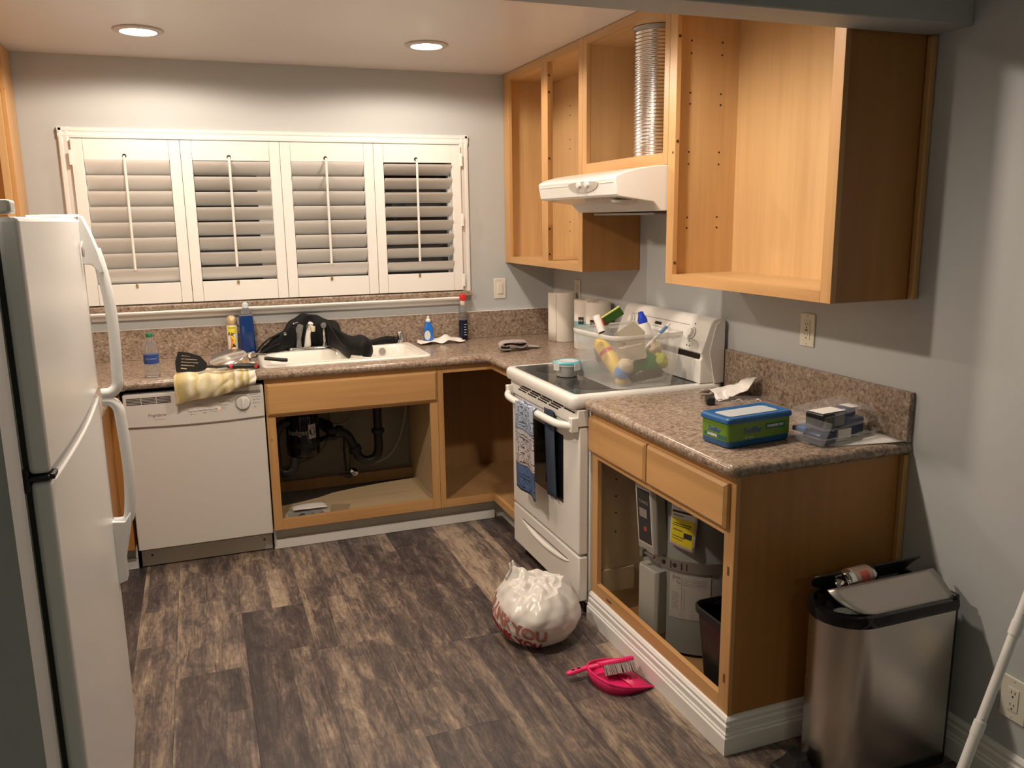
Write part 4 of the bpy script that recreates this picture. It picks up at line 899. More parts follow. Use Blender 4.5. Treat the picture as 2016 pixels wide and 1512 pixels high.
# ---------------------------------------------------------------- things on the towel over the dishwasher
ty = thing('hand_towel', 'cream and yellow striped terry towel draped over the counter edge', 'towel', (-1.98, -.60, ZC))
def towf(u, v):
    x_ = -2.155+.352*u; d = .075*(1-u)**1.3+.030
    if v < .55: w = v/.55; y_ = -.40-.262*w; z_ = ZC+.006+.016*math.sin(math.pi*w)*(.6+.4*math.sin(u*8)); x_ += .02*(1-w)
    elif v < .72: w = (v-.55)/.17; a = w*math.pi/2; y_ = -.662-.026*math.sin(a); z_ = ZC+.006-.024*(1-math.cos(a))+.014*(1-w)*abs(math.sin(u*9+1))
    else: w = (v-.72)/.28; y_ = -.690-.010*math.sin(w*3); z_ = ZC-.018-d*w*1.02
    n_ = fbm((u*5, v*4, 8), 1.2); puff = (.018*math.sin(min(1, max(0, (v-.4)/.6))*math.pi))
    y_ -= puff*(.55+.9*abs(math.sin(u*10+v*4)))+.006*n_
    x_ += .012*fbm((u*3, v*5, 2), 1.4)
    if v > .5: y_ -= .012*fbm((u*6+v*2, v*3, 4), 1.5)+.007*abs(math.sin(u*17+v*9+2*fbm((u*4, v*3, 1), 1.)))**3; z_ += .008*math.sin(u*7+1)*(v-.5)*2
    return (x_, y_, z_+.006*n_)
build('terry_sheet', MB().grid(towf, 44, 30), stripe, ty, solid=.007, sub=1, ang=180)
build('bunched_corner', MB().loft(heap(dens([(-1.965, -.40, .02, ZC+.006, ZC+.02), (-1.93, -.38, .03, ZC+.004, ZC+.045), (-1.895, -.37, .03, ZC+.004, ZC+.078), (-1.875, -.36, .022, ZC+.03, ZC+.085), (-1.862, -.36, .012, ZC+.05, ZC+.075)]), 12, .008, 26)), mat('cream_terry', (.60, .52, .34), .95), ty, ang=180)
pn = thing('saucepan', 'upturned stainless saucepan with black handle lying on the striped towel', 'pan', (-1.90, -.53, ZC+.03))
pm = Matrix.Translation((-1.905, -.515, ZC+.020)) @ Matrix.Rotation(rad(-12), 4, 'Y') @ Matrix.Rotation(rad(14), 4, 'X')
build('pan_body', MB().lathe([(.094, .0), (.099, .002), (.095, .008), (.090, .040), (.082, .048), (.0, .050)], mtx=pm, seg=36), pansteel, pn, ang=50)
build('handle_bracket', MB().obox(pm @ Matrix.Translation((.108, -.012, .030)) @ Matrix.Rotation(rad(0), 4, 'Y'), .035, .018, .022).tube([pm @ Vector(p) for p in ((.115, -.012, .032), (.150, -.016, .020), (.175, -.018, .012))], [.006, .005, .006], 8), chrome, pn, .003)
build('handle', MB().tube([(-1.748, -.548, ZC+.048), (-1.735, -.549, ZC+.047), (-1.70, -.552, ZC+.041), (-1.665, -.556, ZC+.036), (-1.643, -.558, ZC+.034), (-1.640, -.558, ZC+.034)], [.007, .0095, .009, .0095, .009, .005], 10), black, pn)
st = thing('spatula', 'black slotted turner with red ring lying across the towel', 'spatula', (-1.95, -.60, ZC+.06))
hm_ = frame_mtx((-2.066, -.600, ZC+.060), (.96, -.05, -.10), (.18, .42, .86))       # blade plane, tilted up towards the viewer
ol = [(-.072, -.048), (-.078, .0), (-.068, .050), (-.02, .046), (.03, .030), (.058, .0), (.064, -.020), (.050, -.034), (.0, -.050)]
bmk = bmesh.new(); ed = loop([(p[0], p[1], 0) for p in ol])
for k in range(5):
    yy = -.030+.0150*k; l0, l1 = -.052, (-.026, .006, .022, .016, -.016)[k]; ed += loop([(l0, yy-.0028, 0), (l1, yy-.0040, 0), (l1, yy+.0005, 0), (l0, yy+.0032, 0)])
bmesh.ops.triangle_fill(bmk, use_beauty=True, use_dissolve=False, edges=ed); bmk.verts.index_update()
bl_ = MB().add([hm_ @ v.co for v in bmk.verts], [tuple(v.index for v in f.verts) for f in bmk.faces]); bmk.free()
nylon = mat('black_nylon_utensil', (.010, .010, .010), .7, spec=.2)
build('blade', bl_, nylon, st, solid=.003, smooth=False)
hs = [hm_ @ Vector((.055, -.018, 0)), Vector((-1.97, -.632, ZC+.038)), Vector((-1.925, -.640, ZC+.036)), Vector((-1.905, -.642, ZC+.036)), Vector((-1.87, -.646, ZC+.036)), Vector((-1.82, -.650, ZC+.033)), Vector((-1.785, -.654, ZC+.030)), Vector((-1.778, -.655, ZC+.030))]
build('shaft', MB().tube(hs[:4], [.006, .0055, .007, .009], 8), black, st); build('grip', MB().tube(hs[3:], [.010, .0125, .0135, .012, .006], 10), black, st)
build('red_ring', MB().tube([hs[3]-Vector((.006, 0, 0)), hs[3]+Vector((.006, 0, 0))], .0130, 12), red, st)
build('end_ring', MB().lathe([(.0085, 0), (.0085, .0012), (.006, .0012), (.006, 0)], mtx=frame_mtx((-1.795, -.6665, ZC+.033), (1,0,0), (0,.3,1)), seg=14), red, st)
kf = thing('table_knife', 'thin steel blade lying under the spatula on the towel', 'knife', (-1.99, -.63, ZC+.03))
build('blade', MB().obox(frame_mtx((-1.985, -.652, ZC+.026), (1, .06, .10), (0, .9, .4)), .13, .012, .0015), mat('dull_blade', (.40, .37, .33), .45, .8), kf)
build('grip', MB().obox(frame_mtx((-1.895, -.648, ZC+.040), (1, .04, .05), (0, .5, 1)), .05, .014, .009), black, kf, .003)
# ---------------------------------------------------------------- on the range
x, y, z = -.545, -1.405, .930
fc = thing('food_container', 'small round clear food container with teal seal on the cooktop', 'container', (x, y, z))
build('bowl', MB().lathe([(.0, .001), (.042, .001), (.046, .004), (.052, .044), (.056, .048), (.058, .056)], (x, y, z), 28), seethru('container_plastic', (.88, .86, .84), .92, .25), fc, ang=50)
build('lid', MB().lathe([(.060, .050), (.061, .062), (.056, .067), (.050, .064), (.0, .063)], (x, y, z), 28), seethru('container_lid', (.78, .82, .82), .8, .25), fc, ang=50)
build('seal', MB().lathe([(.0615, .056), (.0618, .060), (.0615, .0625), (.054, .0685), (.052, .066)], (x, y, z), 28, cap=False), mat('teal_seal', (.10, .42, .50), .35), fc)
for a in (20, 110, 200, 290):
    m_ = Matrix.Translation((x, y, z)) @ Matrix.Rotation(rad(a), 4, 'Z') @ Matrix.Translation((.0625, 0, .046)); build('clip', MB().obox(m_, .004, .034, .030), seethru('clip_plastic', (.80, .80, .80), .6, .25), fc, .001)
# bin: base corners and rim corners measured on the cooktop
bn = thing('storage_bin', 'frosted plastic bin full of cleaning supplies on the range', 'bin', (-.33, -1.60, .930))
cA, cB, cC, cD = (-.498, -1.772), (-.232, -1.776), (-.205, -1.440), (-.490, -1.425)      # base: near-left, near-right, far-right, far-left
rA, rB, rC, rD = (-.526, -1.812), (-.187, -1.788), (-.172, -1.370), (-.555, -1.455)
def quad(q, z, r, n=5):
    out = []
    m = len(q)
    for i in range(m):
        p = Vector(q[i]); a = (Vector(q[i-1])-p).normalized(); b_ = (Vector(q[(i+1) % m])-p).normalized()
        s0 = p+a*r; s1 = p+b_*r
        for k in range(n+1):
            t = k/n; w = (1-t)**2*s0+2*t*(1-t)*p+t*t*s1; out.append((w.x, w.y, z))
    return out
ZB = .930
qb, qr = [cA, cB, cC, cD], [rA, rB, rC, rD]
def ql(t): return [tuple(Vector(a).lerp(Vector(b_), t)) for a, b_ in zip(qb, qr)]
build('tub', MB().loft([quad(ql(-.05), ZB+.004, .05), quad(ql(0), ZB+.001, .05), quad(ql(.03), ZB+.012, .055), quad(ql(.4), ZB+.075, .06), quad(ql(.9), ZB+.198, .06)], cap=(True, False)), binp, bn, ang=60)
rim_ = MB().loft([quad(ql(.90), ZB+.196, .06), quad(ql(1.03), ZB+.200, .06), quad(ql(1.05), ZB+.217, .06), quad(ql(1.0), ZB+.220, .06), quad(ql(.93), ZB+.214, .06)], cap=(False, False))
build('rim', rim_, rimp, bn, ang=60)
def inb(u, v, z):      # u along near edge, v towards the window, inside the bin
    q = ql(max(0, (z-ZB)/.185)); z = ZB+(z-ZB)*1.19; a = Vector(q[0]).lerp(Vector(q[1]), u); b_ = Vector(q[3]).lerp(Vector(q[2]), u); p = a.lerp(b_, v); return Vector((p.x, p.y, z))
def bottle_between(name, lab, p0, p1, prof, m, cat, seg=18, parts=(), sx=1., sy=1.):
    p0, p1 = Vector(p0), Vector(p1); ax = (p1-p0).normalized(); sd = Vector((0, 0, 1)).cross(ax); sd = sd.normalized() if sd.length > .05 else Vector((1, 0, 0)); M_ = Matrix((sd, ax.cross(sd), ax)).transposed().to_4x4(); M_.translation = p0
    t = thing(name, lab, cat, p0); L_ = (p1-p0).length
    build('body', MB().lathe([(r, z*L_) for r, z in prof], mtx=M_, seg=seg, sx=sx, sy=sy), m, t, ang=50)
    for nm, pr_, mm in parts: build(nm, MB().lathe([(r, z*L_) for r, z in pr_], mtx=M_, seg=seg, sx=sx, sy=sy), mm, t, ang=50)
    return t
bottle_between('yellow_spray_bottle', 'yellow bottle with red band tilted against the bin side', inb(.24, .20, ZB+.030), inb(.16, .66, ZB+.150), [(.0, .0), (.018, .0), (.030, .1), (.033, .6), (.030, .86), (.018, .96), (.0, 1.)], yellow, 'bottle', parts=[('red_band', [(.0338, .58), (.0332, .66)], red)])
bottle_between('clear_jug', 'clear bottle with red cap poking out of the bin', inb(.22, .80, ZB+.06), inb(.28, .66, ZB+.222), [(.0, 0), (.055, .0), (.058, .06), (.058, .50), (.020, .86), (.018, .90)], seethru('jug_plastic', (.6, .6, .62), .5, .15), 'bottle', parts=[('cap', [(.0, .87), (.021, .88), (.021, .99), (.0, 1.)], red)])
bottle_between('toilet_cleaner_bottle', 'white bottle with blue cap leaning at the back of the bin', inb(.90, .56, ZB+.09), inb(.74, .60, ZB+.236), [(.0, 0), (.027, .0), (.029, .2), (.027, .60), (.020, .72)], white, 'bottle', parts=[('cap', [(.020, .70), (.021, .80), (.013, .92), (.011, .985), (.0, 1.)], mat('cap_blue', (.02, .06, .55), .35))])
bottle_between('cardboard_tube', 'short white paper tube resting on the bin rim', inb(.02, .30, ZB+.19), inb(.04, .42, ZB+.242), [(.013, 0), (.015, .0), (.0155, 1.), (.013, 1.)], paper, 'tube', parts=[('tube_core', [(.0128, -.005), (.0, -.003)], mat('tube_inside', (.05, .025, .01), .8))])
t = thing('sponge_box', 'dark green sponge packet sleeve standing diagonally in the bin', 'box', inb(.2, .4, ZB+.2))
gm = frame_mtx(inb(.25, .42, ZB+.238), (.60, -.25, .42), (-.45, .1, .75)); build('sleeve', MB().obox(gm, .085, .035, .022), dkgreen, t, .002); build('yellow_edge', MB().obox(gm @ Matrix.Translation((0, .0185, 0)), .084, .002, .021), lime, t)
t = thing('cardboard_flap', 'torn grey cardboard box sticking up out of the bin', 'box', inb(.35, .4, ZB+.15))
gm = frame_mtx(inb(.40, .32, ZB+.145), (.93, -.2, .16), (-.12, .1, .97)); build('panel', MB().add([gm @ Vector(p) for p in ((-.055, -.07, 0), (.05, -.07, 0), (.075, .03, 0), (.035, .082, 0), (-.055, .045, 0))], [(0,1,2,3,4)]), cardb, t, solid=.004, smooth=False); build('side_panel', MB().obox(gm @ Matrix.Translation((.0, -.04, .03)), .10, .06, .05), cardb, t, .001); build('pull_hole', MB().lathe([(.004, 0), (.004, .003)], mtx=gm @ Matrix.Translation((-.02, .0, .0005)), seg=10), mat('hole_tan', (.2, .13, .07), .8), t)
br_ = thing('dish_brush', 'white dish brush with long handle leaning to bin corner', 'brush', inb(.2, .1, ZB+.09))
pa, pb = inb(.30, .15, ZB+.078), inb(.96, .34, ZB+.190)
build('handle', MB().tube([pa, pa.lerp(pb, .2), pa.lerp(pb, .55), pa.lerp(pb, .75), pa.lerp(pb, 1.06)], [.012, .006, .006, .008, .005], 10), white, br_)
build('bristle_head', MB().lathe([(.0, -.032), (.022, -.026), (.033, -.008), (.034, .008), (.024, .022), (.010, .030)], mtx=frame_mtx(pa-Vector((.014, 0, .006)), (0, 1, .2), (-.7, 0, .7)), seg=20), mat('bristle_cream', (.66, .60, .46), .9, bump=(120, 1., .006)), br_)
build('grip_sleeve', MB().tube([pa.lerp(pb, .78), pa.lerp(pb, .97)], [.0085, .0075], 10), mat('grip_blue', (.12, .25, .45), .4), br_)
def lump(name, lab, cat, c, r, m, seed, pn_='mass', amp=.35, flat=(1, 1, 1)):
    t = thing(name, lab, cat, c); rings = []
    for j in range(1, 10):
        ph = math.pi*j/10; rings.append([tuple(Vector(c)+Vector((math.cos(a)*math.sin(ph)*flat[0], math.sin(a)*math.sin(ph)*flat[1], math.cos(ph)*flat[2]))*r*(1+amp*fbm((math.cos(a)*math.sin(ph)*1.6+seed, math.sin(a)*math.sin(ph)*1.6, math.cos(ph)*1.6), 1.))) for a in [2*math.pi*i/16 for i in range(16)]])
    build(pn_, MB().loft(rings), m, t, ang=180); return t
lump('blue_sponge', 'bright blue cleaning cloth balled by the bin corner', 'cloth', inb(.20, .15, ZB+.052), .030, mat('blue_cloth', (.03, .22, .60), .7, bump=(60, .6, .004)), 2)
lump('green_bag', 'shiny green plastic package lying inside the bin', 'package', inb(.58, .22, ZB+.070), .062, mat('green_film', (.03, .22, .05), .2, bump=(40, 1., .01)), 5, amp=.6, flat=(1.1, .55, .62))
lump('dark_bag', 'dark grey plastic sack at the bottom of the bin', 'bag', inb(.62, .24, ZB+.040), .06, mat('dark_film', (.06, .05, .045), .25, bump=(50, 1., .01)), 9, amp=.5, flat=(1.45, .7, .60))
lump('yellow_scourer', 'yellow-green scouring cloth in the right part of bin', 'cloth', inb(.82, .20, ZB+.078), .040, mat('scourer', (.52, .55, .08), .8, bump=(80, 1., .006)), 12, amp=.5, flat=(1, .6, .75))
lump('beige_cloth', 'beige rag piece near the rear right bin corner', 'cloth', inb(.74, .28, ZB+.120), .034, beige, 15, amp=.6, flat=(1, .7, .9))
lump('yellow_sponge', 'small yellow sponge at the bottom near bin corner', 'sponge', inb(.22, .16, ZB+.024), .030, mat('sponge_yellow', (.75, .52, .10), .8), 18, amp=.4, flat=(1, .7, .6))
lump('grey_scrubber', 'grey curved scrubber handle behind the yellow bottle', 'brush', inb(.14, .62, ZB+.10), .030, mat('slate_plastic', (.16, .20, .25), .45), 21, amp=.7, flat=(.5, 1, .9))
# ---------------------------------------------------------------- on the right counter
tb = thing('wipes_tub', 'green and blue tub of floor wipes at the counter front', 'box', (-.447, -2.545, ZC), rot=(0, 0, rad(6)), world=False)
BW, BD, BH = .250, .128, .092
tm = Matrix.Identity(4)
def rz_(i, z): return rrect(-BW/2+i, BW/2-i, -BD/2+i, BD/2-i, .014, z, 4)
build('tub_base', MB().loft([rz_(.005, .001), rz_(.001, .006), rz_(0, BH-.014)]), bluebin, tb, ang=50)
build('label_sleeve', MB().loft([rz_(-.0006, .022), rz_(-.0006, BH-.015)], cap=(False, False)), wgreen, tb, ang=50)
build('lid', MB().loft([rz_(-.005, BH-.014), rz_(-.005, BH-.002), rz_(-.001, BH+.003), rz_(.010, BH+.003), rz_(.014, BH)]), bluebin, tb, .001, ang=40)
build('lid_window', MB().loft([rz_(.026, BH+.0004), rz_(.026, BH+.0012)]), mat('lid_window_white', (.50, .55, .58), .45), tb)
fr_ = lambda x, z: frame_mtx((x, -BD/2-.0009, z), (1,0,0), (0,0,1)); lf_ = lambda y, z: frame_mtx((-BW/2-.0009, y, z), (0,-1,0), (0,0,1))
dg_ = mat('label_deep_green', (.03, .14, .10), .4); build('label_band', B(.02, .100, -BD/2-.0012, -BD/2-.0006, .046, .064), dg_, tb); build('label_band', B(-BW/2-.0012, -BW/2-.0006, -.055, .045, .026, .038), dg_, tb)
build('logo_lettering', text_mb('Swiffer', .026, fr_(-.032, .050), bold=.0006, shear=.15), mat('logo_blue', (.05, .10, .32), .4), tb)
build('logo_lettering', text_mb('Swiffer', .020, lf_(0, .050), bold=.0005, shear=.15), mat('logo_blue2', (.05, .10, .32), .4), tb)
build('band_lettering', text_mb('SWEEPER DRY', .0105, frame_mtx((.060, -BD/2-.0014, .055), (1,0,0), (0,0,1)), bold=.0002), white, tb)
build('band_lettering', text_mb('SWEEPER', .011, frame_mtx((-BW/2-.0014, .008, .032), (0,-1,0), (0,0,1)), bold=.0003), white, tb); build('count_lettering', text_mb('32 count', .009, fr_(-.045, .029)), palebl, tb)
cl = thing('clamshell_pack', 'opened clear clamshell package with navy plastic pieces beside wipes tub', 'package', (-.195, -2.63, ZC), rot=(0, 0, rad(8)), world=False)
def shell(z0, z1, ix0, ix1, iy0, iy1, fl, up):
    fz = z0 if up else z1; tz = z1 if up else z0
    return MB().loft([rrect(ix0-fl, ix1+fl, iy0-fl, iy1+fl, .02, fz), rrect(ix0, ix1, iy0, iy1, .012, fz), rrect(ix0+.006, ix1-.006, iy0+.006, iy1-.006, .012, tz)], cap=(False, True))
build('tray', shell(.0015, .030, -.122, .122, -.085, .085, .012, False), clam, cl, solid=.0008, ang=30)
lm = shell(.062, .096, -.115, .115, -.075, .075, .018, True); R_ = Matrix.Translation((.03, .02, .0)) @ Matrix.Rotation(rad(-3), 4, 'Y') @ Matrix.Rotation(rad(4), 4, 'X'); lm.v = [R_ @ v for v in lm.v]
build('lid', lm, clam, cl, solid=.0008, ang=30)
build('hinge_wall', MB().add([(-.132, -.095, .012), (-.130, .095, .012), (-.10, .10, .085), (-.105, -.10, .08)], [(0,1,2,3)]), clam, cl, solid=.0008)
build('black_block', MB().box(-.088, -.035, -.050, .02, .046, .094).box(-.085, -.045, -.05, .03, .006, .05), black, cl, .004)
build('navy_block', MB().box(-.116, -.045, -.068, -.012, .005, .040).box(.015, .105, -.045, .03, .016, .066).box(.05, .095, -.02, .03, .066, .092), navy, cl, .006)
build('blue_tab', MB().box(-.110, -.055, .0, .05, .031, .046), bluebin, cl, .002)
for q in ((-.03, .028, -.060, -.054, .012, .042), (-.078, .02, -.04, .018, .0945, .0955), (.075, .118, -.02, .03, .0925, .0935)): build('white_card', B(*q), paper, cl)
build('grey_card', B(-.034, .012, -.046, .02, .05, .092), mat('card_grey', (.16, .15, .16), .5), cl, .002)
for i, (x, y, rz, w, d, lab, z0) in enumerate(((-.125, -2.665, -14, .24, .16, 'lowest white instruction sheet at the right counter end', .0012), (-.085, -2.585, -28, .13, .10, 'white paper with dark slot beside the turned wooden knob', .004), (-.165, -2.615, -34, .15, .055, 'narrow folded white leaflet on top of the instruction sheets', .0075))):
    t = thing('paper_sheet', lab, 'paper', (x, y, ZC), rot=(0, 0, rad(rz)), world=False)
    build('sheet', MB().grid(lambda u, v: ((u-.5)*w, (v-.5)*d, z0+.005*u*u+.003*math.sin(u*4)*v), 8, 4), paper, t, solid=.0006, ang=60)
    if i == 1: build('slot', B(-.025, .025, -.004, .004, z0+.0035, z0+.0045), ink, t)
kb = thing('wooden_knob', 'small round pale wooden knob by the right backsplash', 'knob', (-.040, -2.602, ZC))
build('ball', MB().lathe([(.0, .001), (.009, .003), (.0145, .012), (.0145, .018), (.009, .027), (.0, .029)], (-.040, -2.602, ZC), 16), cork, kb)
build('stem', MB().tube([(-.054, -2.606, ZC+.014), (-.062, -2.609, ZC+.013)], [.005, .006], 8), black, kb)
cp_ = thing('crumpled_paper', 'crumpled white paper wrapper by the range end', 'paper', (-.12, -1.97, ZC))
build('sheet', MB().grid(lambda u, v: (-.215+.185*u+.03*fbm((u*3, v*3, 4), 1.2), -2.06+.20*(1-v)*.75+.02*fbm((u*3, v*4, 9), 1.), ZC+.004+.028*(1-u)*math.sin(math.pi*min(1, v*1.1))+.080*u*u*(.35+.65*v)+.014*abs(fbm((u*5, v*5, 1), 1.))), 18, 14), paper, cp_, solid=.001, ang=20)
gl = thing('clear_packet', 'long clear plastic packet with black end piece near the backsplash', 'package', (-.16, -2.10, ZC))
gm = frame_mtx((-.145, -2.125, ZC+.015), (.91, -.42, 0), (.42, .91, 0)); build('film', MB().obox(gm, .24, .05, .026), clam, gl, .004)
build('black_end', MB().obox(gm @ Matrix.Translation((-.128, 0, 0)), .030, .052, .026), black, gl, .003)
fo = MB()
for k in range(3): fo.tube(bez([gm @ Vector((-.10+.07*k+.02*math.cos(a), .016*math.sin(a), -.004+.006*math.sin(a*2))) for a in [i*.7 for i in range(9)]], 3), .0022, 6)
build('wire_pieces', fo, chrome, gl)
# ---------------------------------------------------------------- under the sink
gd = thing('garbage_disposal', 'black garbage disposal unit with white lettering under the sink', 'disposal', (-1.56, -.30, .50))
gx, gy = -1.565, -.30
build('housing', MB().lathe([(.0, .395), (.070, .395), (.083, .405), (.085, .44), (.085, .60), (.080, .635), (.060, .66), (.045, .685), (.045, .755)], (gx, gy, 0), 30), blackg, gd, ang=50)
build('collar', MB().lathe([(.087, .45), (.0875, .47), (.087, .475)], (gx, gy, 0), 30), black, gd)
gt = lambda r, a0, z0: (lambda v: Vector((gx+r*math.sin(a0+v.x/r), gy-r*math.cos(a0+v.x/r), z0+v.y)))
build('lettering', text_mb('badger', .040, None, warp=gt(.0865, -.42, .535), bold=.0006), mat('label_silver', (.62, .60, .56), .4), gd)
f = lambda u, v: (gx+.0866*math.sin(.24+.52*u), gy-.0866*math.cos(.24+.52*u), .500+.075*v)
nb = build('number_patch', MB().grid(f, 8, 3), mat('patch_silver', (.50, .48, .44), .4), gd)
build('number_disc', MB().add([(gx+.0870*math.sin(.50+.22*math.cos(a)), gy-.0870*math.cos(.50+.22*math.cos(a)), .5375+.021*math.sin(a)) for a in [2*math.pi*i/24 for i in range(24)]], [tuple(range(24))]), ink, nb); build('number_lettering', text_mb('5', .032, None, warp=gt(.0874, .50, .5375), bold=.001), mat('number_silver', (.6, .58, .54), .4), nb)
build('elbow', MB().tube(bez([(gx-.07, gy-.03, .585), (gx-.115, gy-.05, .575), (gx-.145, gy-.06, .52), (gx-.145, gy-.06, .40), (gx-.135, gy-.06, .345), (gx-.10, gy-.06, .325), (gx-.065, gy-.06, .345), (gx-.055, gy-.05, .40)], 6), .024, 12), black, gd)
dp = thing('drain_trap', 'black plastic P-trap drain pipe under the right sink bowl', 'pipe', (-1.165, -.24, .4))
build('tailpiece', MB().tube([(-1.160, -.26, .78), (-1.160, -.26, .42)], .023, 14), black, dp)
build('trap_bend', MB().tube(bez([(-1.160, -.26, .44), (-1.160, -.26, .38), (-1.175, -.26, .335), (-1.220, -.26, .315), (-1.265, -.26, .335), (-1.290, -.255, .39), (-1.320, -.25, .455), (-1.360, -.24, .485), (-1.415, -.22, .49)], 6), .024, 14), black, dp)
build('slip_nut', MB().lathe([(.031, -.012), (.036, -.010), (.036, .008), (.028, .012)], (-1.160, -.26, .478), 14), black, dp); build('slip_nut', MB().lathe([(.034, -.014), (.034, .014)], mtx=frame_mtx((-1.287, -.255, .385), (.9, 0, .4), (0, 1, 0)), seg=12), black, dp); build('slip_nut', MB().lathe([(.034, -.016), (.034, .016)], mtx=frame_mtx((-1.370, -.237, .487), (0, 1, 0), (.3, 0, 1)), seg=12), black, dp)
build('wall_stub', MB().tube([(-1.415, -.22, .49), (-1.42, -.17, .505), (-1.44, -.06, .505)], [.024, .035, .026], 14), black, dp)
build('waste_arm', MB().tube([(-1.475, -.30, .47), (-1.435, -.24, .462), (-1.380, -.235, .455)], .014, 10), black, dp)
vl = thing('supply_valve', 'chrome shut-off valve and braided hoses on wall under the sink', 'valve', (-1.335, -.05, .6))
build('escutcheon', MB().lathe([(.034, 0), (.030, .008), (.012, .014), (.012, .05)], mtx=frame_mtx((-1.28, -.003, .615), (1,0,0), (0,0,1)), seg=20), chrome, vl)
build('hose', MB().tube(bez([(-1.255, -.12, .80), (-1.25, -.12, .66), (-1.26, -.12, .56), (-1.32, -.12, .505), (-1.40, -.12, .50)], 6), .007, 8), mat('braided_hose', (.22, .20, .17), .4, .5), vl)
build('hose', MB().tube(bez([(-1.42, -.12, .80), (-1.40, -.12, .55), (-1.41, -.11, .42), (-1.48, -.10, .33), (-1.62, -.09, .285), (-1.72, -.09, .275)], 6), .0065, 8), mat('grey_hose', (.14, .13, .11), .5), vl)
build('hose', MB().tube(bez([(-1.24, -.09, .26), (-1.12, -.08, .25), (-1.03, -.08, .32), (-.97, -.08, .48), (-.95, -.08, .66)], 6), .006, 8), mat('clear_hose', (.36, .35, .30), .4), vl)
build('valve_body', MB().tube([(-1.31, -.10, .43), (-1.31, -.10, .36)], .018, 12).tube([(-1.31, -.10, .36), (-1.31, -.10, .22)], [.022, .014], 12).tube([(-1.36, -.14, .215), (-1.31, -.13, .20), (-1.27, -.13, .215)], [.006, .014, .01], 10), mat('dark_valve', (.10, .09, .08), .35, .5), vl)
build('handle', MB().lathe([(.024, 0), (.026, .006), (.02, .012), (0, .014)], mtx=frame_mtx((-1.285, -.15, .225), (1, 0, 0), (0, .5, 1)), seg=14), chrome, vl)
pk = thing('plastic_packet', 'flat clear packet of papers on the sink cabinet floor', 'packet', (-1.58, -.50, .152))
build('packet_film', MB().grid(lambda u, v: (-1.705+.225*u+.01*v, -.575+.13*v, .1545+.012*math.sin(math.pi*v)*(.6+.4*fbm((u*4, v*3, 0), 1.))+.004*fbm((u*9, v*6, 2), 1.)), 20, 10), seethru('packet_film', (.7, .7, .68), .35, .1), pk, ang=25)
build('dark_insert', MB().obox(Matrix.Translation((-1.60, -.535, .1555)) @ Matrix.Rotation(rad(4), 4, 'Z'), .17, .055, .004), mat('insert_dark', (.05, .06, .09), .4), pk)
pp = thing('paper_bag', 'white paper leaflet folded on top of the packet under the sink', 'paper', (-1.6, -.47, .17))
build('sheet', MB().grid(lambda u, v: (-1.66+.17*u, -.525+.075*v, .1725+.008*math.sin(3*u)*v), 8, 4), paper, pp, solid=.0012); build('print_lines', MB().box(-1.655, -1.60, -.527, -.5255, .174, .1745).box(-1.59, -1.55, -.47, -.468, .1765, .177), ink, pp)
pc = thing('kraft_card', 'brown card in clear film right of packet under the sink', 'card', (-1.43, -.50, .153))
build('card', MB().obox(Matrix.Translation((-1.425, -.515, .155)) @ Matrix.Rotation(rad(-16), 4, 'Z'), .095, .10, .003), mat('kraft', (.36, .27, .17), .6), pc, .0005)
# ---------------------------------------------------------------- inside the right base cabinet
hx, hy_, hr = -.300, -2.100, .215
wh = thing('water_heater', 'grey electric water heater tank inside the right base cabinet', 'water heater', (hx, hy_, .016))
build('tank', MB().lathe([(hr-.02, .0175), (hr, .03), (hr, .80), (hr-.03, .83), (0, .84)], (hx, hy_, 0), 48), greytank, wh, ang=50)
def on_tank(a, z, dr=0.): return Vector((hx+(hr+dr)*math.cos(a), hy_+(hr+dr)*math.sin(a), z))
A0 = rad(172)        # the covers face left towards the range
def cover(z0, z1, w, lean):
    am = A0; e1 = Vector((-math.sin(am), math.cos(am), 0)); e0 = Vector((math.cos(am), math.sin(am), 0)); base = on_tank(am, 0, .004)
    rings = []
    for z, l in ((z0, 0), (z0+.012, 0), (z1, lean)):
        k = .82 if z == z0 else 1.
        rings.append([tuple(base+e1*(px*w/2*k)+e0*(pz*k+l)+Vector((0, 0, z))) for px, pz in ((-1, -.02), (-1, .022), (-.8, .034), (.8, .034), (1, .022), (1, -.02))])
    return MB().loft(rings), base, e1, e0
A0 = rad(187)
mb, base, e1, e0 = cover(.080, .335, .115, 0.)
build('lower_cover', mb, greycap, wh, .004, ang=30)
A0 = rad(186)
mb, base, e1, e0 = cover(.392, .66, .120, .022)
uc = build('upper_cover', mb, greycap, wh, .004, ang=30)
lm_ = frame_mtx(base+e0*.0455+Vector((0, 0, .535)), e1, (e0.x*.022/.268, e0.y*.022/.268, 1))
build('label', MB().obox(lm_, .086, .215, .0012), paper, uc); build('label_field', MB().obox(lm_ @ Matrix.Translation((0, 0, .0005)), .078, .207, .0014), ink, uc)
build('label_lettering', text_mb('TANKS', .018, lm_ @ Matrix.Translation((0, .055, .0016))), inkgrey, uc); build('label_patch', MB().obox(lm_ @ Matrix.Translation((-.005, .012, .0008)), .045, .034, .0018), inkgrey, uc); build('label_mark', MB().obox(lm_ @ Matrix.Translation((.004, -.048, .0008)), .018, .018, .0018), mat('mark_red', (.4, .07, .03), .5), uc)
sr = []
for i in range(49):
    a = 2*math.pi*i/48; sr.append(a)
build('strap', MB().lathe([(hr+.001, -.021), (hr+.004, -.021), (hr+.004, .021), (hr+.001, .021)], (hx, hy_, .367), 48), mat('galvanised', (.30, .29, .26), .45, .6), wh)
sd = MB()
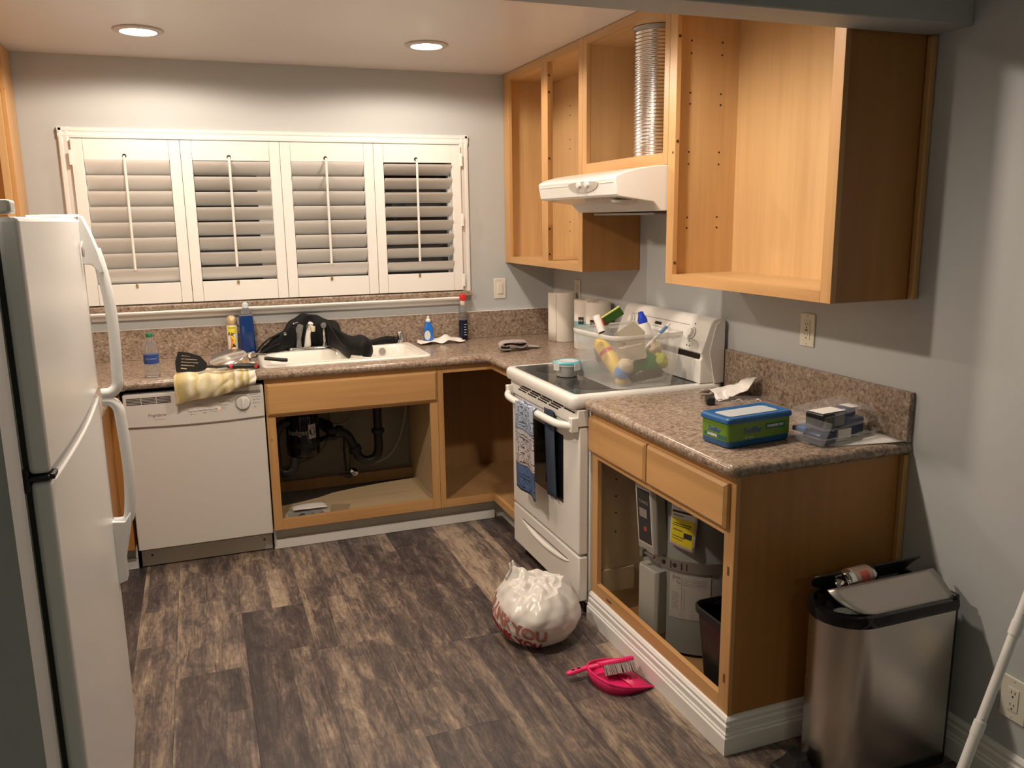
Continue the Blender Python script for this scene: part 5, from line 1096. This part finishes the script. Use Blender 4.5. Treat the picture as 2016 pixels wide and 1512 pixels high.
for k, aa in enumerate((200, 208, 212, 219, 224)):
    p = on_tank(rad(aa), .367, .0045)
    if k in (0, 2): sd.lathe([(.009, 0), (.009, .007)], mtx=frame_mtx(p, (-math.sin(rad(aa)), math.cos(rad(aa)), 0), (0, 0, 1)), seg=8) if False else sd.lathe([(.009, 0), (.009, .007)], mtx=frame_mtx(p, (math.sin(rad(aa))*-1*-1, -math.cos(rad(aa))*1, 0), (0, 0, 1)), seg=8)
    else: sd.obox(frame_mtx(p, (math.sin(rad(aa)), -math.cos(rad(aa)), 0), (0, 0, 1)), .004, .026, .001)
build('strap_slots', sd, ink, wh)
build('strap_clamp', MB().tube([on_tank(rad(184), .392, .042), on_tank(rad(195), .385, .034)], .006, 8).obox(frame_mtx(on_tank(rad(183), .39, .042), (math.sin(rad(183)), -math.cos(rad(183)), 0), (0, 0, 1)), .02, .03, .02), mat('clamp_grey', (.22, .21, .19), .4, .6), wh)
def curved(a0, a1, z0, z1, m, nm, dr=.0012, sag=0.):
    return build(nm, MB().grid(lambda u, v: tuple(on_tank(rad(a0+(a1-a0)*u), z0+(z1-z0)*v, dr)), 10, 4), m, wh)
wl_ = curved(207, 247, .165, .335, mat('heater_label', (.46, .45, .41), .6), 'white_label')
ln_ = MB()
def mark(a0, a1, z0, z1):
    m2 = MB().grid(lambda u, v: tuple(on_tank(rad(a0+(a1-a0)*u), z0+(z1-z0)*v, .0018)), 3, 1); ln_.add(m2.v, m2.f)
for k in range(9): mark(209.5, 209.5+(7 if k % 3 else 6), .262-.0075*k, .2645-.0075*k)
mark(210.0, 211.5, .312, .330); mark(212.0, 218.0, .318, .326); mark(214.5, 218.5, .300, .305); mark(213.0, 216.5, .308, .311)
for k in range(4): mark(221.0, 243.0, .318-.007*k, .3195-.007*k)
for k in range(3): mark(209.0, 241.0, .185-.006*k, .1862-.006*k)
mark(219.2, 219.5, .195, .333); mark(222.0, 222.3, .20, .285)
o = build('label_print', ln_, inkgrey, wh); o['kind'] = 'stuff'
yw = thing('warning_card', 'yellow and white warning card hanging on the water heater', 'card', tuple(on_tank(rad(220), .5, .01)))
f = lambda u, v: tuple(on_tank(rad(208+(27-4*(1-v))*u), .455+.175*v-.022*u*(1-v), .004+.012*(1-v)+.01*u*(1-v)))
build('card', MB().grid(f, 8, 8), paper, yw, solid=.0008)
build('yellow_field', MB().grid(lambda u, v: tuple(Vector(f(.04+.86*u, .06+.50*v))+Vector((-.0012, -.0012, 0))), 8, 4), mat('card_yellow', (.75, .62, .02), .5), yw)
ln_ = MB()
def cmark(u0, u1, v0, v1):
    m2 = MB().grid(lambda u, v: tuple(Vector(f(u0+(u1-u0)*u, v0+(v1-v0)*v))+Vector((-.002, -.002, 0))), 3, 1); ln_.add(m2.v, m2.f)
cmark(.05, .85, .68, .72); cmark(.3, .6, .77, .83); cmark(.1, .5, .62, .635); cmark(.12, .8, .46, .475); cmark(.1, .75, .42, .435); cmark(.12, .5, .33, .345); cmark(.12, .6, .20, .212); cmark(.12, .55, .15, .16); cmark(.55, .85, .22, .32)
o = build('print_lines', ln_, ink, yw); o['kind'] = 'stuff'
wbn = thing('waste_bin', 'small black plastic waste bin inside the right base cabinet', 'bin', (-.475, -2.600, .016))
def wq(w, d, z, r): return rrect(-.475-w, -.475+w, -2.600-d, -2.600+d, r, z, 5)
build('pail', MB().loft([wq(.075, .085, .017, .03), wq(.10, .115, .335, .04), wq(.102, .117, .350, .04)], cap=(True, False)), black, wbn, ang=60, solid=.003)
build('rim', MB().loft([wq(.103, .118, .337, .04), wq(.110, .125, .341, .045), wq(.110, .125, .361, .045), wq(.104, .119, .363, .04), wq(.099, .114, .353, .04)], cap=(False, False)), black, wbn, ang=60)
# ---------------------------------------------------------------- on the floor
gb = thing('grocery_bag', 'white plastic thank-you grocery bag of rubbish on the floor', 'bag', (-.885, -1.86, 0))
bx, by = -.885, -1.865
def bagtop(a):      # height of the crumpled shoulder round the bag, a knotted handle standing up at the back
    d1 = math.atan2(math.sin(a-2.25), math.cos(a-2.25)); d2 = math.atan2(math.sin(a+.15), math.cos(a+.15)); d3 = math.atan2(math.sin(a-1.2), math.cos(a-1.2))
    return .215+.055*math.exp(-(d1/.38)**2)+.022*math.exp(-(d2/.28)**2)+.020*math.exp(-(d3/.4)**2)-.02*math.exp(-((math.atan2(math.sin(a+2.0), math.cos(a+2.0)))/.8)**2)
def bagR(a, z):
    t = min(1.05, z/bagtop(a)); ks = [.098, .140, .160, .168, .166, .156, .134, .100]
    q = min(6.999, t*7) if t < 1 else 6.999; i = int(q); base = ks[i]+(ks[i+1]-ks[i])*(q-i)
    n_ = fbm((math.cos(a)*1.5+3, math.sin(a)*1.5, z*7), 1.0)*.022+fbm((math.cos(a)*3.5, math.sin(a)*3.5+5, z*9), 1.2)*.012
    fold = .007*math.sin(9*a+3*math.sin(2*a)+z*14)*max(0, t-.25)+.008*abs(math.sin(5*a-z*30))*t-.010*abs(math.sin(3.5*a+z*16+1))**6*t
    return base+n_*(.4+.6*min(1, t*2))+fold
mb = MB(); na, nz_ = 88, 26; rings = []
for j in range(nz_+1):
    ring = []
    for i in range(na):
        a = 2*math.pi*i/na; z = max(.0015, bagtop(a)*(j/nz_)); r = bagR(a, z)
        ring.append((bx+r*math.cos(a), by+r*math.sin(a), z))
    rings.append(ring)
build('film', MB().loft(rings, cap=(True, False)), bagp, gb, ang=180)
inn = []
for j in range(13):
    q = j/12; ring = []
    for i in range(na):
        a = 2*math.pi*i/na; r = (1-q)*(bagR(a, bagtop(a))); x_, y_ = bx+r*math.cos(a)+.015*q, by+r*math.sin(a)+.01*q
        ring.append((x_, y_, bagtop(a)*(1-q)**1.2+.232*(1-(1-q)**1.2)+min(1, q*4)*(.026*fbm((x_*16, y_*16, 3), 1.)+.014*fbm((x_*40, y_*34, 8), 1.))))
    inn.append(ring)
build('gathered_top', MB().loft(inn, cap=(False, False)), bagp, gb, ang=180)
kr = []
for a0 in (2.15, 2.4): kr.append(bez([(bx+.12*math.cos(a0), by+.12*math.sin(a0), .225), (bx+.105*math.cos(a0), by+.105*math.sin(a0), .258), (bx+.108*math.cos(a0+.05), by+.108*math.sin(a0+.05), .287)], 4))
hm = MB()
for k in kr: hm.tube(k, [.020-.015*i/(len(k)-1) for i in range(len(k))], 7, flat=.4)
build('handle', hm, bagp, gb, ang=180)
def bagwarp(a0, z0, lift=.0035):
    def w(v):
        a = a0+v.x/.172; z = z0+v.y-.22*v.x; r = bagR(a, z)+lift; return Vector((bx+r*math.cos(a), by+r*math.sin(a), z))
    return w
build('red_lettering', text_mb('THANK YOU', .056, None, warp=bagwarp(rad(-158), .052), bold=.0028), redink, gb)
build('faded_lettering', text_mb('THANK YOU', .066, None, warp=bagwarp(rad(-162), .112), bold=.0032), redfade, gb)
lump('bag_contents', 'dark crumpled rubbish showing inside the plastic grocery bag', 'rubbish', (bx+.02, by-.0, .075), .095, mat('rubbish_grey', (.30, .28, .26), .7), 31, amp=.3, flat=(1, 1, .7))
# dustpan and brush
pan = thing('dustpan', 'pink plastic dustpan on the floor against the plinth', 'dustpan', (-.75, -2.28, 0))
dpn = frame_mtx((-.752, -2.272, .0), (-.985, -.17, 0), (.17, -.985, 0))     # x away from the lip, y towards the viewer
def pout(s_, z, back=0.):
    pts = [(-.085, -.108*s_), (-.03, -.110*s_), (.03, -.100*s_), (.070, -.072*s_), (.088, -.03*s_), (.090, .0), (.088, .03*s_), (.070, .072*s_), (.03, .100*s_), (-.03, .110*s_), (-.085, .108*s_)]
    return [tuple(dpn @ Vector((p[0]*(s_ if p[0] > 0 else 1)+back, p[1], z if p[0] > -.08 else min(z, .006)))) for p in pts]
bz = bez
fl_ = pout(.93, .002)
def wallz(p0):  return p0
mb = MB(); n = 11
hts = [.004, .018, .032, .042, .046, .047, .046, .042, .032, .018, .004]
lo_, hi_ = [], []
for i, p in enumerate([(-.085, -.100), (-.03, -.102), (.03, -.092), (.066, -.066), (.080, -.03), (.083, .0), (.080, .03), (.066, .066), (.03, .092), (-.03, .102), (-.085, .100)]):
    lo_.append((p[0], p[1], .0015)); k = 1+.0012*0; hi_.append((p[0]*(1.07 if p[0] > 0 else 1), p[1]*1.07, hts[i]+.002))
from itertools import zip_longest
lo2, hi2 = bez(lo_, 4), bez(hi_, 4)
build('tray', MB().add([dpn @ v for v in lo2], [tuple(range(len(lo2)))]), pink, pan, solid=.002, smooth=False)
build('side_wall', MB().loft([[dpn @ v for v in lo2], [dpn @ v for v in hi2]], cap=(False, False), closed=False), pink, pan, solid=.0035, ang=80)
build('lip', MB().obox(dpn @ Matrix.Translation((-.088, 0, .002)), .008, .198, .002), rubber, pan)
rim2 = [dpn @ v for v in hi2]; build('rim_bead', MB().tube(rim2, .004, 8), pink, pan)
build('ramp', MB().add([dpn @ Vector(p) for p in ((-.086, -.095, .003), (-.086, .095, .003), (-.02, .085, .0075), (-.02, -.085, .0075))], [(0,1,2,3)]), pink, pan, solid=.002)
hb = thing('hand_brush', 'pink hand brush with grey bristles resting across the dustpan', 'brush', (-.75, -2.24, .06))
p0, p1, p2, p3 = Vector((-.908, -2.215, .030)), Vector((-.855, -2.217, .037)), Vector((-.80, -2.225, .043)), Vector((-.672, -2.262, .062))
build('handle', MB().tube([p0-Vector((.006, 0, .001)), p0, p0.lerp(p1, .4), p1, p2, p2.lerp(p3, .1)], [.005, .0115, .0135, .011, .010, .014], 12, flat=.7), pink, hb)
hd_ = frame_mtx(p2.lerp(p3, .5), p3-p2, (.1, .75, -.45)); L_ = (p3-p2).length
blk = [(-L_*.52, 0), (-L_*.40, .018), (-L_*.1, .025), (L_*.3, .026), (L_*.47, .016), (L_*.51, 0), (L_*.47, -.016), (L_*.3, -.026), (-L_*.1, -.025), (-L_*.40, -.018)]
build('brush_block', MB().loft([[hd_ @ Vector((p[0], p[1], -.004)) for p in blk], [hd_ @ Vector((p[0], p[1], .006)) for p in blk], [hd_ @ Vector((p[0]*.92, p[1]*.75, .012)) for p in blk]]), pink, hb, .002, ang=60)
bs = MB(); random.seed(8)
for i in range(20):
    for j in range(5):
        q = hd_ @ Vector((-L_*.32+L_*.78*i/19, -.021+.0105*j, -.004)); d_ = hd_.to_3x3() @ Vector((random.uniform(-.12, .12)+.10, random.uniform(-.15, .15)-.12*(1 if j < 2 else -.3), -1)); bs.tube([q, q+d_.normalized()*.036], [.0030, .0022], 5)
o = build('bristles', bs, bristle, hb); o['kind'] = 'stuff'
build('hang_holes', MB().obox(frame_mtx(p0.lerp(p1, .35)+Vector((0, -.002, .0094)), p1-p0, (0, 1, .1)), .012, .006, .001).obox(frame_mtx(p0.lerp(p1, .75)+Vector((0, -.002, .0094)), p1-p0, (0, 1, .1)), .012, .006, .001), hole, hb)
# step-on rubbish can
tc = thing('step_can', 'tall brushed steel step-on rubbish can with lids ajar by the wall', 'trash can', (-.26, -2.93, 0))
CX0, CX1, CY0, CY1, CZ = -.468, -.060, -3.038, -2.822, .495
def dshape(i, z, back=0.):      # rounded front towards the room, square back at the wall
    pts = []; yc = (CY0+CY1)/2; hw = (CY1-CY0)/2-i; r = .118
    xs = CX0+i+r
    pts.append((CX1-i*.5-back, yc+hw, z))
    for k in range(13):
        a = rad(90+180*k/12); pts.append((xs+(r)*math.cos(a), yc+hw*math.sin(a), z))
    pts.append((CX1-i*.5-back, yc-hw, z)); return pts
build('steel_body', MB().loft([dshape(.004, .03), dshape(.004, CZ)]), steel, tc, ang=30)
build('base_ring', MB().loft([dshape(.0, .004), dshape(.0, .032)]), black, tc, ang=30)
build('back_plate', B(CX1-.004, CX1+.012, CY0+.006, CY1-.006, .004, CZ+.04), black, tc, .004)
build('rim_collar', MB().loft([dshape(-.002, CZ-.002), dshape(-.004, CZ+.010), dshape(-.002, CZ+.030), dshape(.012, CZ+.034), dshape(.020, CZ+.020)], cap=(False, False)), blackg, tc, ang=50)
build('liner_well', MB().loft([dshape(.020, CZ+.020), dshape(.030, CZ-.02), dshape(.05, CZ-.05)], cap=(False, True)), rubber, tc, ang=50)
def lid(sgn, ang):
    yc = (CY0+CY1)/2; hw = (CY1-CY0)/2-.010; hinge = yc+sgn*hw; A = rad(ang); out = []
    r = .112; xs = CX0+.018+r
    flat_ = [(CX1-.006, 0), (CX1-.006, 1)]
    prof = []
    for k in range(9):
        a = rad(90*k/8); prof.append((xs-r*math.sin(a), hw*(1-math.cos(a)) if False else (1-math.cos(a))*0+hw*(math.cos(a))))
    poly = [(CX1-.006, hw)] + [(p[0], p[1]) for p in prof] + [(CX1-.006, 0)]
    def P(x_, w, lift):      # w: distance from the centre line; rotate about the hinge edge
        d = hw-w; bow = .018*math.sin(min(1, d/hw)*math.pi*.5)
        dy, dz = d*math.cos(A)-(bow+lift)*math.sin(A), d*math.sin(A)+(bow+lift)*math.cos(A)
        return (x_, hinge-sgn*dy, CZ+.030+dz)
    mb = MB(); n = len(poly)
    return mb, poly, P
for sgn, ang, lb_ in ((-1, 24, 'near'), (1, 38, 'far')):
    mb, poly, P = lid(sgn, ang)
    def surf(u, v, P=P):
        w = (CY1-CY0)/2-.010; ww = w*(1-v); r = .112; xs = CX0+.018+r
        s_ = math.sqrt(max(0, 1-(ww/w)**2)); xfront = xs-r*s_; return P(xfront+(CX1-.006-xfront)*u, ww, 0)
    build('lid', MB().grid(surf, 12, 10), [steel_lid, black][0 if sgn < 0 else 1], tc, solid=.005, ang=50)
build('pedal', MB().prism([(-.560, .012), (-.555, .028), (-.505, .040), (-.455, .036), (-.455, .010)], 'y', -2.985, -2.875), black, tc, .006)
build('pedal_fin', MB().loft([rrect(-.545, -.465, -2.98, -2.88, .03, .030), rrect(-.525, -.485, -2.96, -2.90, .018, .075)]), black, tc, ang=60)
sc = thing('soda_can', 'empty aluminium drinks can lying on top of step can', 'can', (-.32, -2.90, CZ+.06))
cm = Matrix.Translation((-.360, -2.905, CZ+.078)) @ (Vector((0, 0, 1)).rotation_difference(Vector((.985, .16, -.03)))).to_matrix().to_4x4()
build('can_body', MB().lathe([(.0, .008), (.022, .006), (.026, .0), (.029, .004), (.0325, .014), (.033, .02), (.033, .104), (.027, .118), (.026, .121), (.022, .119), (0, .118)], mtx=cm, seg=28), chrome, sc, ang=60)
build('printed_sleeve', MB().lathe([(.0333, .024), (.0333, .100)], mtx=cm, seg=28), mat('can_print', (.45, .33, .27), .3, .6), sc)
build('red_mark', MB().grid(lambda u, v: tuple(cm @ Vector((.0336*math.cos(rad(-140+60*u)), .0336*math.sin(rad(-140+60*u)), .045+.035*v))), 8, 2), mat('can_red', (.45, .08, .06), .35), sc)
lump('trash_film', 'clear plastic wrap heaped at the mouth of step can', 'rubbish', (-.385, -2.955, CZ+.005), .034, mat('wrap_film', (.10, .12, .11), .12, bump=(40, 1., .01)), 41, amp=.6, flat=(1.2, .8, .5))
# long pole leaning at the right
pb_, pt_ = Vector((-.430, -3.325, .004)), Vector((-.026, -3.305, .993)); pt2 = pb_+(pt_-pb_)*1.0
po = thing('pole_handle', 'white telescopic pole leaning against the right wall at the edge', 'pole', pb_)
ax = (pt_-pb_)
build('lower_tube', MB().tube([pb_, pb_+ax*.36], .0130, 14), white, po); build('middle_tube', MB().tube([pb_+ax*.36, pb_+ax*.61], .0118, 14), white, po); build('upper_tube', MB().tube([pb_+ax*.61, pt_], .0130, 14), white, po)
for q in (.36, .61): build('joint_collar', MB().tube([pb_+ax*(q-.03), pb_+ax*(q+.004)], .0146, 14), white, po)
for q in (.375, .635): build('lock_button', MB().lathe([(.004, 0), (.003, .003)], mtx=frame_mtx(pb_+ax*q+Vector((-.008, -.0105, 0)), (.8, -.6, 0), ax), seg=8), chrome, po)
